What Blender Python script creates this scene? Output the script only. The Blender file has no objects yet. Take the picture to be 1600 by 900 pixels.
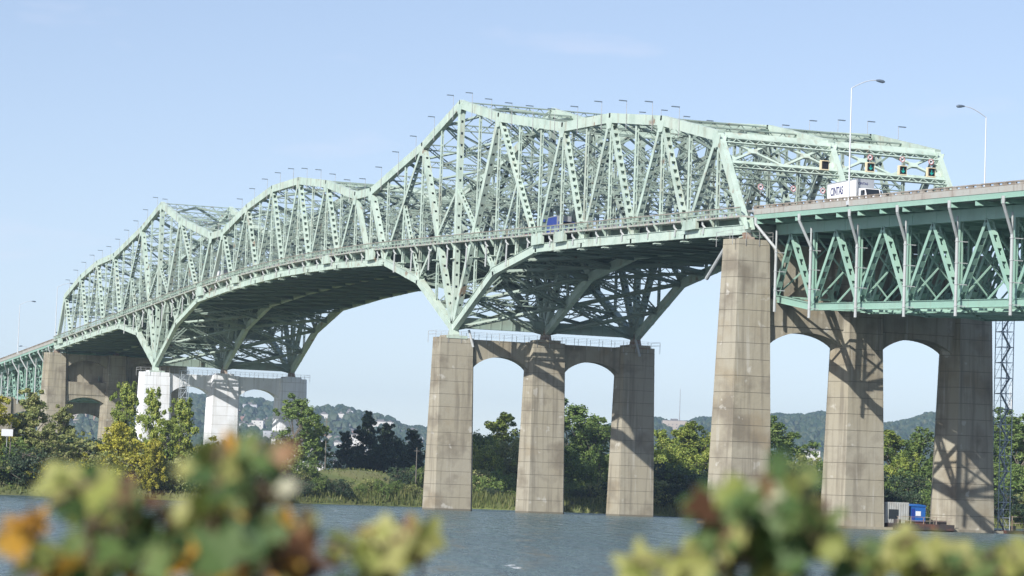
import bpy, math, random
from mathutils import Vector as V, Matrix, noise
random.seed(7)
S = bpy.context.scene
COL = S.collection
R = math.radians

# ------------------------------------------------------------------ camera, sky, sun, exposure
CAMP = V((471.84, -169.94, 2.62))
yaw, pit, rol, FPX = -1.20520145, 0.07315572, 0.03552908, 4461.5
fw = V((math.cos(pit)*math.sin(yaw), math.cos(pit)*math.cos(yaw), math.sin(pit)))
rt = V((math.cos(yaw), -math.sin(yaw), 0)); up = rt.cross(fw)
rt, up = math.cos(rol)*rt+math.sin(rol)*up, -math.sin(rol)*rt+math.cos(rol)*up
cd = bpy.data.cameras.new('camera'); cam = bpy.data.objects.new('camera', cd); COL.objects.link(cam)
M = Matrix((rt, up, -fw)).transposed().to_4x4(); M.translation = CAMP; cam.matrix_world = M
cd.sensor_width = 36; cd.lens = FPX/1600*36; cd.clip_start = .2; cd.clip_end = 40000
cd.dof.use_dof = True; cd.dof.focus_distance = 470; cd.dof.aperture_fstop = 3.8
S.camera = cam
SUN = V((.78, -1, .87)).normalized()
w = bpy.data.worlds.new('World'); S.world = w; w.use_nodes = True
nt = w.node_tree; nt.nodes.clear()
out = nt.nodes.new('ShaderNodeOutputWorld'); bg = nt.nodes.new('ShaderNodeBackground')
sky = nt.nodes.new('ShaderNodeTexSky'); sky.sky_type = 'NISHITA'; sky.sun_disc = False
sky.sun_elevation = math.asin(SUN.z); sky.sun_rotation = math.atan2(SUN.x, SUN.y)
sky.altitude = 0; sky.air_density = 1.0; sky.dust_density = .35; sky.ozone_density = 2.2
# faint torn wisps of grey cloud, fixed in the sky dome
tc = nt.nodes.new('ShaderNodeTexCoord'); mp = nt.nodes.new('ShaderNodeMapping'); mp.inputs['Scale'].default_value = (14, 14, 60)
nz = nt.nodes.new('ShaderNodeTexNoise'); nz.inputs['Scale'].default_value = 1.0; nz.inputs['Detail'].default_value = 6
rp = nt.nodes.new('ShaderNodeValToRGB'); rp.color_ramp.elements[0].position = .60; rp.color_ramp.elements[1].position = .78
mx = nt.nodes.new('ShaderNodeMixRGB'); mx.inputs[2].default_value = (5.2, 5.9, 7.2, 1)
ml = nt.nodes.new('ShaderNodeMath'); ml.operation = 'MULTIPLY'; ml.inputs[1].default_value = .22
L = nt.links.new
L(tc.outputs['Generated'], mp.inputs[0]); L(mp.outputs[0], nz.inputs['Vector']); L(nz.outputs['Fac'], rp.inputs[0])
L(rp.outputs[0], ml.inputs[0]); L(ml.outputs[0], mx.inputs[0]); L(sky.outputs[0], mx.inputs[1]); 
wb = nt.nodes.new('ShaderNodeMixRGB'); wb.blend_type = 'MULTIPLY'; wb.inputs[0].default_value = 1; wb.inputs[2].default_value = (1.17, .99, .93, 1)

sv = nt.nodes.new('ShaderNodeMapping'); sv.vector_type = 'POINT'; sv.inputs['Location'].default_value = (0, 0, .052)   # clearer air low down than the sky model gives
L(tc.outputs['Generated'], sv.inputs[0]); L(sv.outputs[0], sky.inputs[0]) if len(sky.inputs) else None
L(mx.outputs[0], wb.inputs[1]); L(wb.outputs[0], bg.inputs[0])
bg.inputs[1].default_value = .127; L(bg.outputs[0], out.inputs[0])
sd = bpy.data.lights.new('sun', 'SUN'); sd.energy = 4.9; sd.angle = R(.5); sd.color = (1, .965, .90)
so = bpy.data.objects.new('sun', sd); COL.objects.link(so); so.rotation_euler = SUN.to_track_quat('Z', 'Y').to_euler(); so.location = (300, -300, 300)
S.view_settings.view_transform = 'Standard'; S.view_settings.look = 'None'; S.view_settings.exposure = .42; S.view_settings.gamma = 1
S.view_settings.use_curve_mapping = False
S.cycles.volume_bounces = 0; S.cycles.volume_max_steps = 64

# ------------------------------------------------------------------ materials
def mat(name, base, rough=.6, metal=0, spots=None, streak=None, bump=None, spec=None, emit=None, objvar=0, transl=None, fine=None):
    """base colour with optional worn spots (colour, scale, low, high), vertical streaks (colour, strength) and bump (scale, strength)"""
    m = bpy.data.materials.new(name); m.use_nodes = True; n = m.node_tree; b = n.nodes['Principled BSDF']
    b.inputs['Roughness'].default_value = rough; b.inputs['Metallic'].default_value = metal
    if spec is not None: b.inputs['Specular IOR Level'].default_value = spec
    rgb = n.nodes.new('ShaderNodeRGB'); rgb.outputs[0].default_value = (*base, 1); cur = rgb.outputs[0]
    geo = n.nodes.new('ShaderNodeNewGeometry')
    def mixin(fac, col, cur):
        x = n.nodes.new('ShaderNodeMixRGB'); n.links.new(fac, x.inputs[0]); n.links.new(cur, x.inputs[1]); x.inputs[2].default_value = (*col, 1); return x.outputs[0]
    def nfac(scale, lo, hi, sc=(1, 1, 1), amt=1):
        mpn = n.nodes.new('ShaderNodeMapping'); mpn.inputs['Scale'].default_value = sc; n.links.new(geo.outputs['Position'], mpn.inputs[0])
        t = n.nodes.new('ShaderNodeTexNoise'); t.inputs['Scale'].default_value = scale; t.inputs['Detail'].default_value = 5; n.links.new(mpn.outputs[0], t.inputs['Vector'])
        r = n.nodes.new('ShaderNodeMapRange'); r.inputs[1].default_value = lo; r.inputs[2].default_value = hi; r.inputs[4].default_value = amt; n.links.new(t.outputs['Fac'], r.inputs[0]); return r.outputs[0], t.outputs['Fac']
    for s in (spots or []): cur = mixin(nfac(s[1], s[2], s[3], amt=s[4] if len(s) > 4 else 1)[0], s[0], cur)
    for s in (streak or []): cur = mixin(nfac(s[1], s[2], s[3], (1, 1, s[5] if len(s) > 5 else .06), s[4])[0], s[0], cur)
    if objvar:
        oi = n.nodes.new('ShaderNodeObjectInfo'); hs = n.nodes.new('ShaderNodeHueSaturation')
        r = n.nodes.new('ShaderNodeMapRange'); r.inputs[3].default_value = 1-objvar; r.inputs[4].default_value = 1+objvar
        n.links.new(oi.outputs['Random'], r.inputs[0]); n.links.new(r.outputs[0], hs.inputs['Value']); n.links.new(cur, hs.inputs['Color']); cur = hs.outputs[0]
    n.links.new(cur, b.inputs['Base Color'])
    if bump:
        _, f = nfac(bump[0], 0, 1); bp = n.nodes.new('ShaderNodeBump'); bp.inputs['Strength'].default_value = bump[1]; bp.inputs['Distance'].default_value = bump[2] if len(bump) > 2 else .05
        n.links.new(f, bp.inputs['Height']); n.links.new(bp.outputs[0], b.inputs['Normal'])
    if emit: b.inputs['Emission Color'].default_value = (*emit[0], 1); b.inputs['Emission Strength'].default_value = emit[1]
    if transl:
        tr = n.nodes.new('ShaderNodeBsdfTranslucent'); n.links.new(cur, tr.inputs[0]); ms = n.nodes.new('ShaderNodeMixShader'); ms.inputs[0].default_value = transl
        n.links.new(b.outputs[0], ms.inputs[1]); n.links.new(tr.outputs[0], ms.inputs[2]); n.links.new(ms.outputs[0], n.nodes['Material Output'].inputs[0])
    return m
def leafmat(name, cols, scale=.35, transl=.3, objvar=.12, attr=True, rough=.55):
    """foliage: colour varies from leaf clump to leaf clump (face attribute 'v') and over the crown"""
    m = bpy.data.materials.new(name); m.use_nodes = True; n = m.node_tree; b = n.nodes['Principled BSDF']; b.inputs['Roughness'].default_value = rough; b.inputs['Specular IOR Level'].default_value = .3
    at = n.nodes.new('ShaderNodeAttribute'); at.attribute_name = 'v'
    rp = n.nodes.new('ShaderNodeValToRGB'); e = rp.color_ramp.elements
    for i, c in enumerate(cols):
        el = e[i] if i < 2 else e.new(.5)
        el.color = (*c, 1)
    for i in range(len(cols)): e[i].position = i/(len(cols)-1)
    for i, c in enumerate(cols): e[i].color = (*c, 1)
    n.links.new(at.outputs['Fac'], rp.inputs[0]); cur = rp.outputs[0]
    oi = n.nodes.new('ShaderNodeObjectInfo'); hs = n.nodes.new('ShaderNodeHueSaturation')
    r = n.nodes.new('ShaderNodeMapRange'); r.inputs[3].default_value = 1-objvar; r.inputs[4].default_value = 1+objvar
    n.links.new(oi.outputs['Random'], r.inputs[0]); n.links.new(r.outputs[0], hs.inputs['Value']); n.links.new(cur, hs.inputs['Color']); cur = hs.outputs[0]
    n.links.new(cur, b.inputs['Base Color'])
    tr = n.nodes.new('ShaderNodeBsdfTranslucent'); n.links.new(cur, tr.inputs[0]); ms = n.nodes.new('ShaderNodeMixShader'); ms.inputs[0].default_value = transl
    n.links.new(b.outputs[0], ms.inputs[1]); n.links.new(tr.outputs[0], ms.inputs[2]); n.links.new(ms.outputs[0], n.nodes['Material Output'].inputs[0])
    return m
RUST = (.22, .10, .045)
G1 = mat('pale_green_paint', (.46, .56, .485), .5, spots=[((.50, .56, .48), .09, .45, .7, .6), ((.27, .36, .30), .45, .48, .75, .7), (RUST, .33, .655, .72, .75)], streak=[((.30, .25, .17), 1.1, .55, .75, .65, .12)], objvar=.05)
G1M = mat('half_shaded_green_paint', (.36, .44, .385), .55, spots=[((.24, .27, .22), .4, .48, .7, .7), (RUST, .4, .66, .72, .6)], objvar=.12)  # truss green darkened: shade of the middle and far trusses put into the colour
G1I = mat('shaded_dirty_green_paint', (.27, .35, .30), .6, spots=[((.24, .27, .22), .4, .45, .7, .8), (RUST, .5, .66, .72, .6)], objvar=.1)  # interior bracing shade put into the darker base; the spots are grime and rust
G1R = mat('railing_green_paint', (.31, .40, .33), .6, spots=[((.25, .2, .14), .6, .55, .7, .8)])
G2 = mat('green_paint', (.265, .43, .35), .5, spots=[((.35, .49, .41), .1, .45, .7, .6), ((.22, .34, .28), .6, .5, .75, .5)], streak=[((.25, .25, .18), 1.2, .6, .75, .4, .15)], objvar=.05)
G3 = mat('underside_shade_green', (.15, .22, .18), .6, spots=[((.13, .15, .12), .3, .5, .7, .8)])  # under-deck shade put into the colour as a darker base green
CONC = mat('weathered_concrete', (.31, .28, .212), .85, spots=[((.33, .305, .245), .11, .42, .62, .9), ((.17, .145, .108), .22, .50, .66, .85), ((.24, .19, .12), .16, .56, .68, .6), ((.48, .46, .41), .5, .65, .70, .7)],
           streak=[((.15, .13, .10), 1.5, .50, .70, .65, .045), ((.42, .40, .35), 1.1, .62, .72, .6, .06)], bump=(1.3, .4, .12))
CONCW = mat('pale_repaired_concrete', (.73, .745, .78), .8, spots=[((.62, .62, .63), .2, .45, .65, .8)], streak=[((.46, .45, .43), 1.4, .52, .72, .6, .05)], bump=(1.2, .25, .08))
JOINT = mat('joint_grime', (.145, .13, .10), .9)
JOINTW = mat('pale_joint', (.36, .355, .35), .9)
SLAB = mat('pale_deck_concrete', (.385, .385, .355), .85, spots=[((.36, .32, .28), .5, .45, .65, .7)], streak=[((.24, .2, .17), 1.5, .55, .7, .6, .3)])
RAILM = mat('brown_weathered_rail', (.24, .20, .16), .7, spots=[((.36, .33, .29), .6, .45, .6, 1)])
ASPH = mat('asphalt', (.055, .055, .055), .9)
GALV = mat('galvanised_steel', (.46, .46, .46), .5, .3, spots=[((.36, .35, .34), .8, .45, .6, .8)], streak=[((.26, .18, .12), 1.5, .62, .72, .6, .2)])
PIPE = mat('grey_pipe', (.40, .42, .425), .6, streak=[((.27, .25, .22), 2.0, .55, .75, .6, .2)])
BEAR = mat('rusty_bearing_steel', (.24, .16, .115), .7, spots=[((.36, .30, .25), .8, .4, .6, 1)])
LAMPM = mat('lamp_head_grey', (.16, .20, .25), .4, .4)
WHITE = mat('white_vehicle_paint', (.80, .80, .80), .35)
VANB = mat('blue_vehicle_paint', (.015, .04, .26), .35)
REDP = mat('red_vehicle_paint', (.35, .02, .02), .35)
SILV = mat('silver_vehicle_paint', (.45, .46, .47), .35, .4)
DARK = mat('dark_glass', (.02, .025, .03), .12)
TYRE = mat('rubber', (.02, .02, .02), .9)
INKB = mat('navy_print', (.02, .025, .12), .6); INKR = mat('red_print', (.45, .02, .02), .6)
CREAM = mat('cream_sign_frame', (.72, .62, .42), .6); BLACK = mat('black_sign_face', (.012, .012, .014), .5)
ARROW = mat('green_lit_arrow', (.0, .25, .22), .5, emit=((.05, .7, .62), .22))
SIGNW = mat('sign_white', (.75, .75, .75), .5)
STEELB = mat('bluish_steel', (.48, .53, .57), .5, .3)
BLUEP = mat('blue_plastic', (.015, .11, .38), .5); CONT = mat('container_grey', (.40, .41, .40), .6, spots=[((.3, .28, .25), .7, .5, .7, .7)])
HULL = mat('barge_hull', (.05, .04, .038), .7, spots=[((.14, .06, .04), .5, .5, .65, 1)])
WOOD = mat('weathered_pole_wood', (.17, .15, .13), .9); BARK = mat('bark', (.12, .10, .08), .95, spots=[((.2, .18, .15), 3, .4, .7, 1)])
LF = {'mid': leafmat('leaves_mid', [(.14, .19, .04), (.22, .29, .06), (.32, .38, .08), (.42, .43, .10)]),
      'dark': leafmat('leaves_dark', [(.03, .06, .034), (.055, .09, .045), (.09, .125, .06)]),
      'green': leafmat('leaves_green', [(.09, .15, .04), (.15, .22, .06), (.24, .31, .085)]),
      'olive': leafmat('leaves_olive', [(.15, .18, .06), (.23, .27, .09), (.32, .34, .13), (.33, .30, .14)]),
      'yellow': leafmat('leaves_yellow', [(.24, .27, .045), (.40, .38, .055), (.52, .46, .08)])}

# ------------------------------------------------------------------ helpers
class MB:
    def __init__(s): s.v = []; s.f = []; s.mi = []; s.m = 0
    def quadbox(s, c8):
        o = len(s.v); s.v += [tuple(p) for p in c8]
        for q in ((0, 3, 2, 1), (4, 5, 6, 7), (0, 1, 5, 4), (1, 2, 6, 5), (2, 3, 7, 6), (3, 0, 4, 7)):
            s.f.append(tuple(o+i for i in q)); s.mi.append(s.m)
    def box(s, x0, x1, y0, y1, z0, z1):
        s.quadbox([(x0, y0, z0), (x1, y0, z0), (x1, y1, z0), (x0, y1, z0), (x0, y0, z1), (x1, y0, z1), (x1, y1, z1), (x0, y1, z1)])
    def axes(s, a, b, n):
        t = (b-a).normalized(); nn = V(n); nn = nn-t*nn.dot(t)
        if nn.length < 1e-4: nn = V((1, 0, 0))-t*t.x
        nn.normalize(); return t, nn, t.cross(nn)
    def beam(s, a, b, w, h, n=(0, 1, 0), w2=None, h2=None):
        """box from a to b, width w along n, depth h across it"""
        a, b = V(a), V(b); t, nn, m = s.axes(a, b, n); w2 = w2 or w; h2 = h2 or h
        c = []
        for p, ww, hh in ((a, w, h), (b, w2, h2)):
            c += [p-nn*ww/2-m*hh/2, p+nn*ww/2-m*hh/2, p+nn*ww/2+m*hh/2, p-nn*ww/2+m*hh/2]
        s.quadbox(c)
    def perforated(s, a, b, w, h, n=(0, 1, 0), hole=.55, pitch=1.5, strip=.24):
        """built-up member: two solid side plates and two cover plates with a row of openings"""
        a, b = V(a), V(b); t, nn, m = s.axes(a, b, n); Ln = (b-a).length
        for sg in (-1, 1): s.beam(a+nn*sg*w*.47, b+nn*sg*w*.47, .07, h, nn)
        k = max(2, int(Ln/pitch)); p = Ln/k
        for sg in (-1, 1):
            o = m*sg*(h/2-.05)
            for sd_ in (-1, 1): s.beam(a+o+nn*sd_*w*(.5-strip/2), b+o+nn*sd_*w*(.5-strip/2), w*strip, .07, nn)
            for i in range(k+1):
                c0 = max(0, i*p-(p-hole)/2); c1 = min(Ln, i*p+(p-hole)/2)
                s.beam(a+o*1.01+t*c0, a+o*1.01+t*c1, w*.9, .065, nn)
    def laced(s, a, b, w, h, n=(0, 1, 0), bar=.12, pitch=None):
        a, b = V(a), V(b); t, nn, m = s.axes(a, b, n); Ln = (b-a).length; pitch = pitch or h*1.1
        for sg in (-1, 1): s.beam(a+m*sg*h/2, b+m*sg*h/2, w, bar*1.3, nn)
        k = max(2, int(Ln/pitch)); 
        for i in range(k):
            p, q = a+t*Ln*i/k, a+t*Ln*(i+1)/k; sg = 1 if i % 2 else -1
            s.beam(p-m*sg*h/2, q+m*sg*h/2, bar*.8, bar*.8, nn)
    def ladder(s, a, b, w, h, n=(0, 1, 0), pitch=1.5, batt=.5):
        a, b = V(a), V(b); t, nn, m = s.axes(a, b, n); Ln = (b-a).length
        for sg in (-1, 1): s.beam(a+nn*sg*(w/2-.05), b+nn*sg*(w/2-.05), .1, h, nn)
        k = max(2, int(Ln/pitch))
        for i in range(k+1):
            c = min(max(i*Ln/k, batt/2), Ln-batt/2)
            for sg in (-1, 1): s.beam(a+t*(c-batt/2)+m*sg*(h/2-.03), a+t*(c+batt/2)+m*sg*(h/2-.03), w*.98, .05, nn)
    def cyl(s, a, b, r, r2=None, k=8):
        a, b = V(a), V(b); r2 = r if r2 is None else r2; t, nn, m = s.axes(a, b, (0.13, .99, .05)); o = len(s.v)
        for p, rr in ((a, r), (b, r2)):
            for i in range(k): g = 2*math.pi*i/k; s.v.append(tuple(p+nn*rr*math.cos(g)+m*rr*math.sin(g)))
        for i in range(k): j = (i+1) % k; s.f.append((o+i, o+j, o+k+j, o+k+i)); s.mi.append(s.m)
        s.f.append(tuple(o+i for i in range(k-1, -1, -1))); s.mi.append(s.m); s.f.append(tuple(o+k+i for i in range(k))); s.mi.append(s.m)
    def prism(s, pts, d):
        """polygon pts (list of Vector) extruded by vector d"""
        o = len(s.v); k = len(pts); s.v += [tuple(p) for p in pts]+[tuple(V(p)+V(d)) for p in pts]
        for i in range(k): j = (i+1) % k; s.f.append((o+i, o+j, o+k+j, o+k+i)); s.mi.append(s.m)
        s.f.append(tuple(o+i for i in range(k-1, -1, -1))); s.mi.append(s.m); s.f.append(tuple(o+k+i for i in range(k))); s.mi.append(s.m)
    def build(s, name, mats, parent=None, kind=None, smooth=False, v=None):
        me = bpy.data.meshes.new(name); me.from_pydata(s.v, [], s.f)
        for m_ in (mats if isinstance(mats, (list, tuple)) else [mats]): me.materials.append(m_)
        me.polygons.foreach_set('material_index', s.mi)
        if smooth: me.polygons.foreach_set('use_smooth', [True]*len(s.f))
        if v is not None: at = me.attributes.new('v', 'FLOAT', 'FACE'); at.data.foreach_set('value', v)
        me.update(); o = bpy.data.objects.new(name, me); COL.objects.link(o)
        if parent: o.parent = parent
        if kind: o['kind'] = kind
        return o
def thing(name, label, cat, loc=(0, 0, 0), rz=0, group=None, ob=None):
    o = ob or bpy.data.objects.new(name, None)
    if not ob: COL.objects.link(o); o.location = loc; o.rotation_euler = (0, 0, rz); o.empty_display_size = .5
    o['label'] = label; o['category'] = cat
    if group: o['group'] = group
    return o
def dup(root, loc, rz=0, label=None, scale=1, group=None):
    c = root.copy(); COL.objects.link(c); c.location = loc; c.rotation_euler = (0, 0, rz); c.scale = (scale,)*3
    if label: c['label'] = label
    if group: c['group'] = group
    for ch in list(root.children):
        d = ch.copy(); COL.objects.link(d); d.parent = c
        for g in list(ch.children): e = g.copy(); COL.objects.link(e); e.parent = d
    return c

# ------------------------------------------------------------------ bridge geometry tables
P = 9.795; W = 17.42
def railz(X):
    d = abs(X+11*P); return 51-.00025*d*d if d < 80 else 49.4-.04*(d-80)
def deckz(X): return railz(X)-1.1
ZB = {-12: 40.5, -10: 41.3, -8: 42.05, -6: 42.8, -4: 43.3, -2: 40.7, 0: 31.9, 2: 41.5, 4: 46.1, 7: 47.35, 9: 47.75, 11: 48.0}
ZT = {-12: 54.6, -11: 54.6, -9: 58.9, -7: 61.5, -5: 62.2, -2: 67.1, 0: 71.6, 2: 66.1, 5: 60.3, 6: 60.4, 8: 64.5, 10: 66.9, 11: 67.05}
def itp(T, m):
    ks = sorted(T)
    for a, b in zip(ks, ks[1:]):
        if a <= m <= b: return T[a]+(T[b]-T[a])*(m-a)/(b-a)
def mm(s): return s if s <= 11 else 22-s
def zb(s): return itp(ZB, mm(s))
def zt(s): return itp(ZT, mm(s))
def B(s, y=0): return V((-s*P, y, zb(s)))
def T(s, y=0): return V((-s*P, y, zt(s)))
def side(s, mirror): return 22-s if mirror else s

# ------------------------------------------------------------------ cantilever truss bridge
bridge = thing('cantilever_truss_bridge', 'long pale green steel cantilever truss bridge with peaked towers crossing the river on concrete piers', 'bridge')
def make_truss(y, near, far):
    tr = bpy.data.objects.new('truss', None); COL.objects.link(tr); tr.parent = bridge
    # chords, one mesh per arm run
    for name, F_, segs, w_, h_ in (('top_chord', T, [-11, -9, -7, -5, -2, 0, 2, 5, 6, 8, 10, 12, 14, 16, 17, 20, 22, 24, 27, 29, 31, 33], .95, 1.5),
                                   ('bottom_chord', B, [-12, -10, -8, -6, -4, -2, 0, 2, 4, 7, 9, 11, 13, 15, 18, 20, 22, 24, 26, 28, 30, 32, 34], .95, 1.3)):
        m = MB()
        for a, b in zip(segs, segs[1:]):
            d = (F_(b)-F_(a)).normalized()*.3; m.beam(F_(a, y)-d, F_(b, y)+d, w_, h_)
            if name == 'bottom_chord' : # flange line and splice plates
                m.beam(F_(a, y)+V((0, 0, h_*.52)), F_(b, y)+V((0, 0, h_*.52)), w_+.25, .07)
            for k in range(1, 3):
                q = F_(a, y).lerp(F_(b, y), k/3); m.beam(q-d*1.3, q+d*1.3, w_+.07, h_+.06)
        for s_ in segs: # gusset plates
            c = F_(s_, y); sg = -1 if name == 'top_chord' else 1
            if s_ in (0, 22) and sg > 0: continue
            pts = [c+V((-1.5, -w_/2-.04, 0)), c+V((1.5, -w_/2-.04, 0)), c+V((.7, -w_/2-.04, sg*1.7)), c+V((-.7, -w_/2-.04, sg*1.7))]
            m.prism(pts, (0, .05, 0)); m.prism([p+V((0, w_+.03, 0)) for p in pts], (0, .05, 0))
        m.build(name, G1, tr)
    diag = []
    for mir in (0, 1):
        sd_ = lambda s: side(s, mir)
        hv = (.95, 1.1); md = (.85, .75); lt = (.62, .62)
        def D(a, b, sz, name='diagonal', solid=False, hole=.78, pitch=1.35):
            m = MB()
            if solid: m.beam(a, b, sz[0], sz[1])
            elif sz is lt: m.ladder(a, b, sz[0], sz[1], pitch=1.25, batt=.45)
            else: m.perforated(a, b, sz[0], sz[1], hole=hole, pitch=pitch, strip=.14 if hole > .6 else .26)
            diag.append((m, name))
        tp = lambda s: T(sd_(s), y); bt = lambda s: B(sd_(s), y)
        D(bt(-12), tp(-11), (.9, 1.2), 'end_post', True)
        for a, b in ((-10, -11), (-10, -9), (-8, -9), (-8, -7), (-6, -7), (-6, -5), (-4, -5)): D(bt(a), tp(b), md)
        D(tp(-2), bt(-4), md); D(tp(-2), bt(0), hv, hole=.45, pitch=1.9)
        D(tp(0), bt(0), hv, 'tower_post', hole=.45, pitch=2.0)
        D(tp(2), bt(0), hv, hole=.45, pitch=1.9); D(tp(2), bt(4), md); D(bt(4), tp(5), hv, hole=.45, pitch=1.9)
        for sg in (-1, 1):
            mid = tp(2*sg).lerp(bt(4*sg), .5)
            D(bt(2*sg), mid, lt, 'substrut'); D(bt(2*sg), tp(0).lerp(bt(0), .38), lt, 'substrut')
        D(tp(6), bt(5), (.8, .9), solid=True)
        for a, b in ((7, 6), (7, 8), (9, 8), (9, 10), (11, 10)): D(bt(a), tp(b), md)
    dm = MB()
    for m, name in diag:
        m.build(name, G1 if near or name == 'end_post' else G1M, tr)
    allm = MB()
    for s_ in range(-11, 34):
        if s_ in (0, 22): continue
        m = allm if far else MB()
        m.ladder(B(s_, y), T(s_, y), .42, .5, pitch=1.7, batt=.4)
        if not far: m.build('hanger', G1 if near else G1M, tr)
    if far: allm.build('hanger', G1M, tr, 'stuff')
    return tr
for k, y in enumerate((0, W, 2*W)): make_truss(y, k == 0, k == 2)

# portal frames in the plane of the sloping end posts
for se, st_ in ((-12, -11), (34, 33)):
    m = MB(); a_, b_ = B(se), T(st_)
    def pp(f, y): q = a_.lerp(b_, f); return V((q.x, y, q.z))
    nv = (b_-a_).cross(V((0, 1, 0)))
    for k in (0, 1):
        y0, y1 = k*W+.4, (k+1)*W-.4; ym = (y0+y1)/2
        m.beam(pp(1.0, y0), pp(1.0, y1), .8, .95, nv); m.beam(pp(.70, y0), pp(.70, y1), .8, .75, nv); m.laced(pp(.93, y0)-nv.normalized()*.5, pp(.93, y1)-nv.normalized()*.5, .3, .8, nv, .12)
        m.laced(pp(.66, y0)-nv.normalized()*.5, pp(.66, y1)-nv.normalized()*.5, .3, .8, nv, .12)
        for ya, yb in ((y0, ym), (ym, y1)):
            m.beam(pp(.72, ya), pp(.98, yb), .32, .34, nv); m.beam(pp(.98, ya), pp(.72, yb), .32, .34, nv)
            yc = (ya+yb)/2; m.beam(pp(.85, yc-.7), pp(.85, yc+.7), .36, .8, nv)
        for yy, s1 in ((y0, 1), (y1, -1)):
            for f_, g_ in ((.66, .58), (.95, .87), (.75, .82)): m.prism([pp(f_, yy-s1*.1), pp(f_, yy+s1*2.0), pp(g_, yy-s1*.1)], nv.normalized()*.1)
    m.build('portal_frame', G1, bridge)
# sway frames across the roadway, top and bottom laterals
for s_ in range(-10, 33):
    X = -s_*P; zt_ = zt(s_); lo = deckz(X)+7.2; m = MB(); main = s_ in (-11, -5, 0, 5, 17, 22, 27, 33)
    for k in (0, 1):
        y0, y1 = k*W+.4, (k+1)*W-.4
        m.laced((X, y0, zt_-.1), (X, y1, zt_-.1), .45, 1.0, (1, 0, 0), .13)
        m.laced((X, y0, lo), (X, y1, lo), .4, .8, (1, 0, 0), .11)
        h = zt_-lo; tiers = max(1, round(h/9))
        for i in range(tiers):
            za, zc = lo+h*i/tiers, lo+h*(i+1)/tiers
            if i: m.laced((X, y0, za), (X, y1, za), .35, .6, (1, 0, 0), .1)
            ym = (y0+y1)/2
            if h/tiers < 6.5:
                for ya, yb in ((y0, ym), (ym, y1)):
                    m.beam((X, ya, za), (X, yb, zc), .3, .3, (1, 0, 0)); m.beam((X, ya, zc), (X, yb, za), .3, .3, (1, 0, 0))
            else:
                fn = m.laced if s_ % 2 == 0 else m.beam
                if s_ % 2 == 0: m.laced((X, y0, za), (X, y1, zc), .28, .45, (1, 0, 0), .09); m.laced((X, y0, zc), (X, y1, za), .28, .45, (1, 0, 0), .09)
                for ya, yb in ((y0, ym), (ym, y1)): m.beam((X, ya, (za+zc)/2), (X, (ya+yb)/2, zc if i % 2 else za), .14, .16, (1, 0, 0)); m.beam((X, yb, (za+zc)/2), (X, (ya+yb)/2, zc if i % 2 else za), .14, .16, (1, 0, 0))
                if s_ % 2: m.beam((X, y0, za), (X, y1, zc), .3, .34, (1, 0, 0)); m.beam((X, y0, zc), (X, y1, za), .3, .34, (1, 0, 0))
        # knee braces
        m.beam((X, y0, lo-2.2), (X, y0+2.6, lo-.3), .25, .3, (1, 0, 0)); m.beam((X, y1, lo-2.2), (X, y1-2.6, lo-.3), .25, .3, (1, 0, 0))
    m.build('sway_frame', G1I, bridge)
for s_ in range(-11, 33):
    m = MB(); n_ = (T(s_+1)-T(s_)).cross(V((0, 1, 0)))
    for k in (0, 1):
        y0, y1 = k*W+.4, (k+1)*W-.4
        a0, a1, b0, b1 = T(s_, y0), T(s_, y1), T(s_+1, y0), T(s_+1, y1)
        if s_ % 2: m.laced(a0, (b0+b1)/2, .3, .5, n_, .09); m.laced(a1, (b0+b1)/2, .3, .5, n_, .09)
        else: m.laced(b0, (a0+a1)/2, .3, .5, n_, .09); m.laced(b1, (a0+a1)/2, .3, .5, n_, .09)
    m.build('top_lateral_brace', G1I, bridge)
for s_ in range(-12, 34):
    m = MB(); n_ = (B(s_+1)-B(s_)).cross(V((0, 1, 0))); deep = abs(mm(s_)+.5) < 4.4
    for k in (0, 1):
        y0, y1 = k*W+.4, (k+1)*W-.4
        a0, a1, b0, b1 = B(s_, y0), B(s_, y1), B(s_+1, y0), B(s_+1, y1); 
        if not deep:
            for p, q in ((a0, b1), (a1, b0)): m.beam(p-V((0, 0, .75)), q-V((0, 0, .75)), .3, .3, n_)
        else:
            m.laced(a0, b1, .4, .75, n_, .13); m.laced(a1, b0, .4, .75, n_, .13)
    m.build('bottom_lateral_brace', G1I if deep else G3, bridge)
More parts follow.
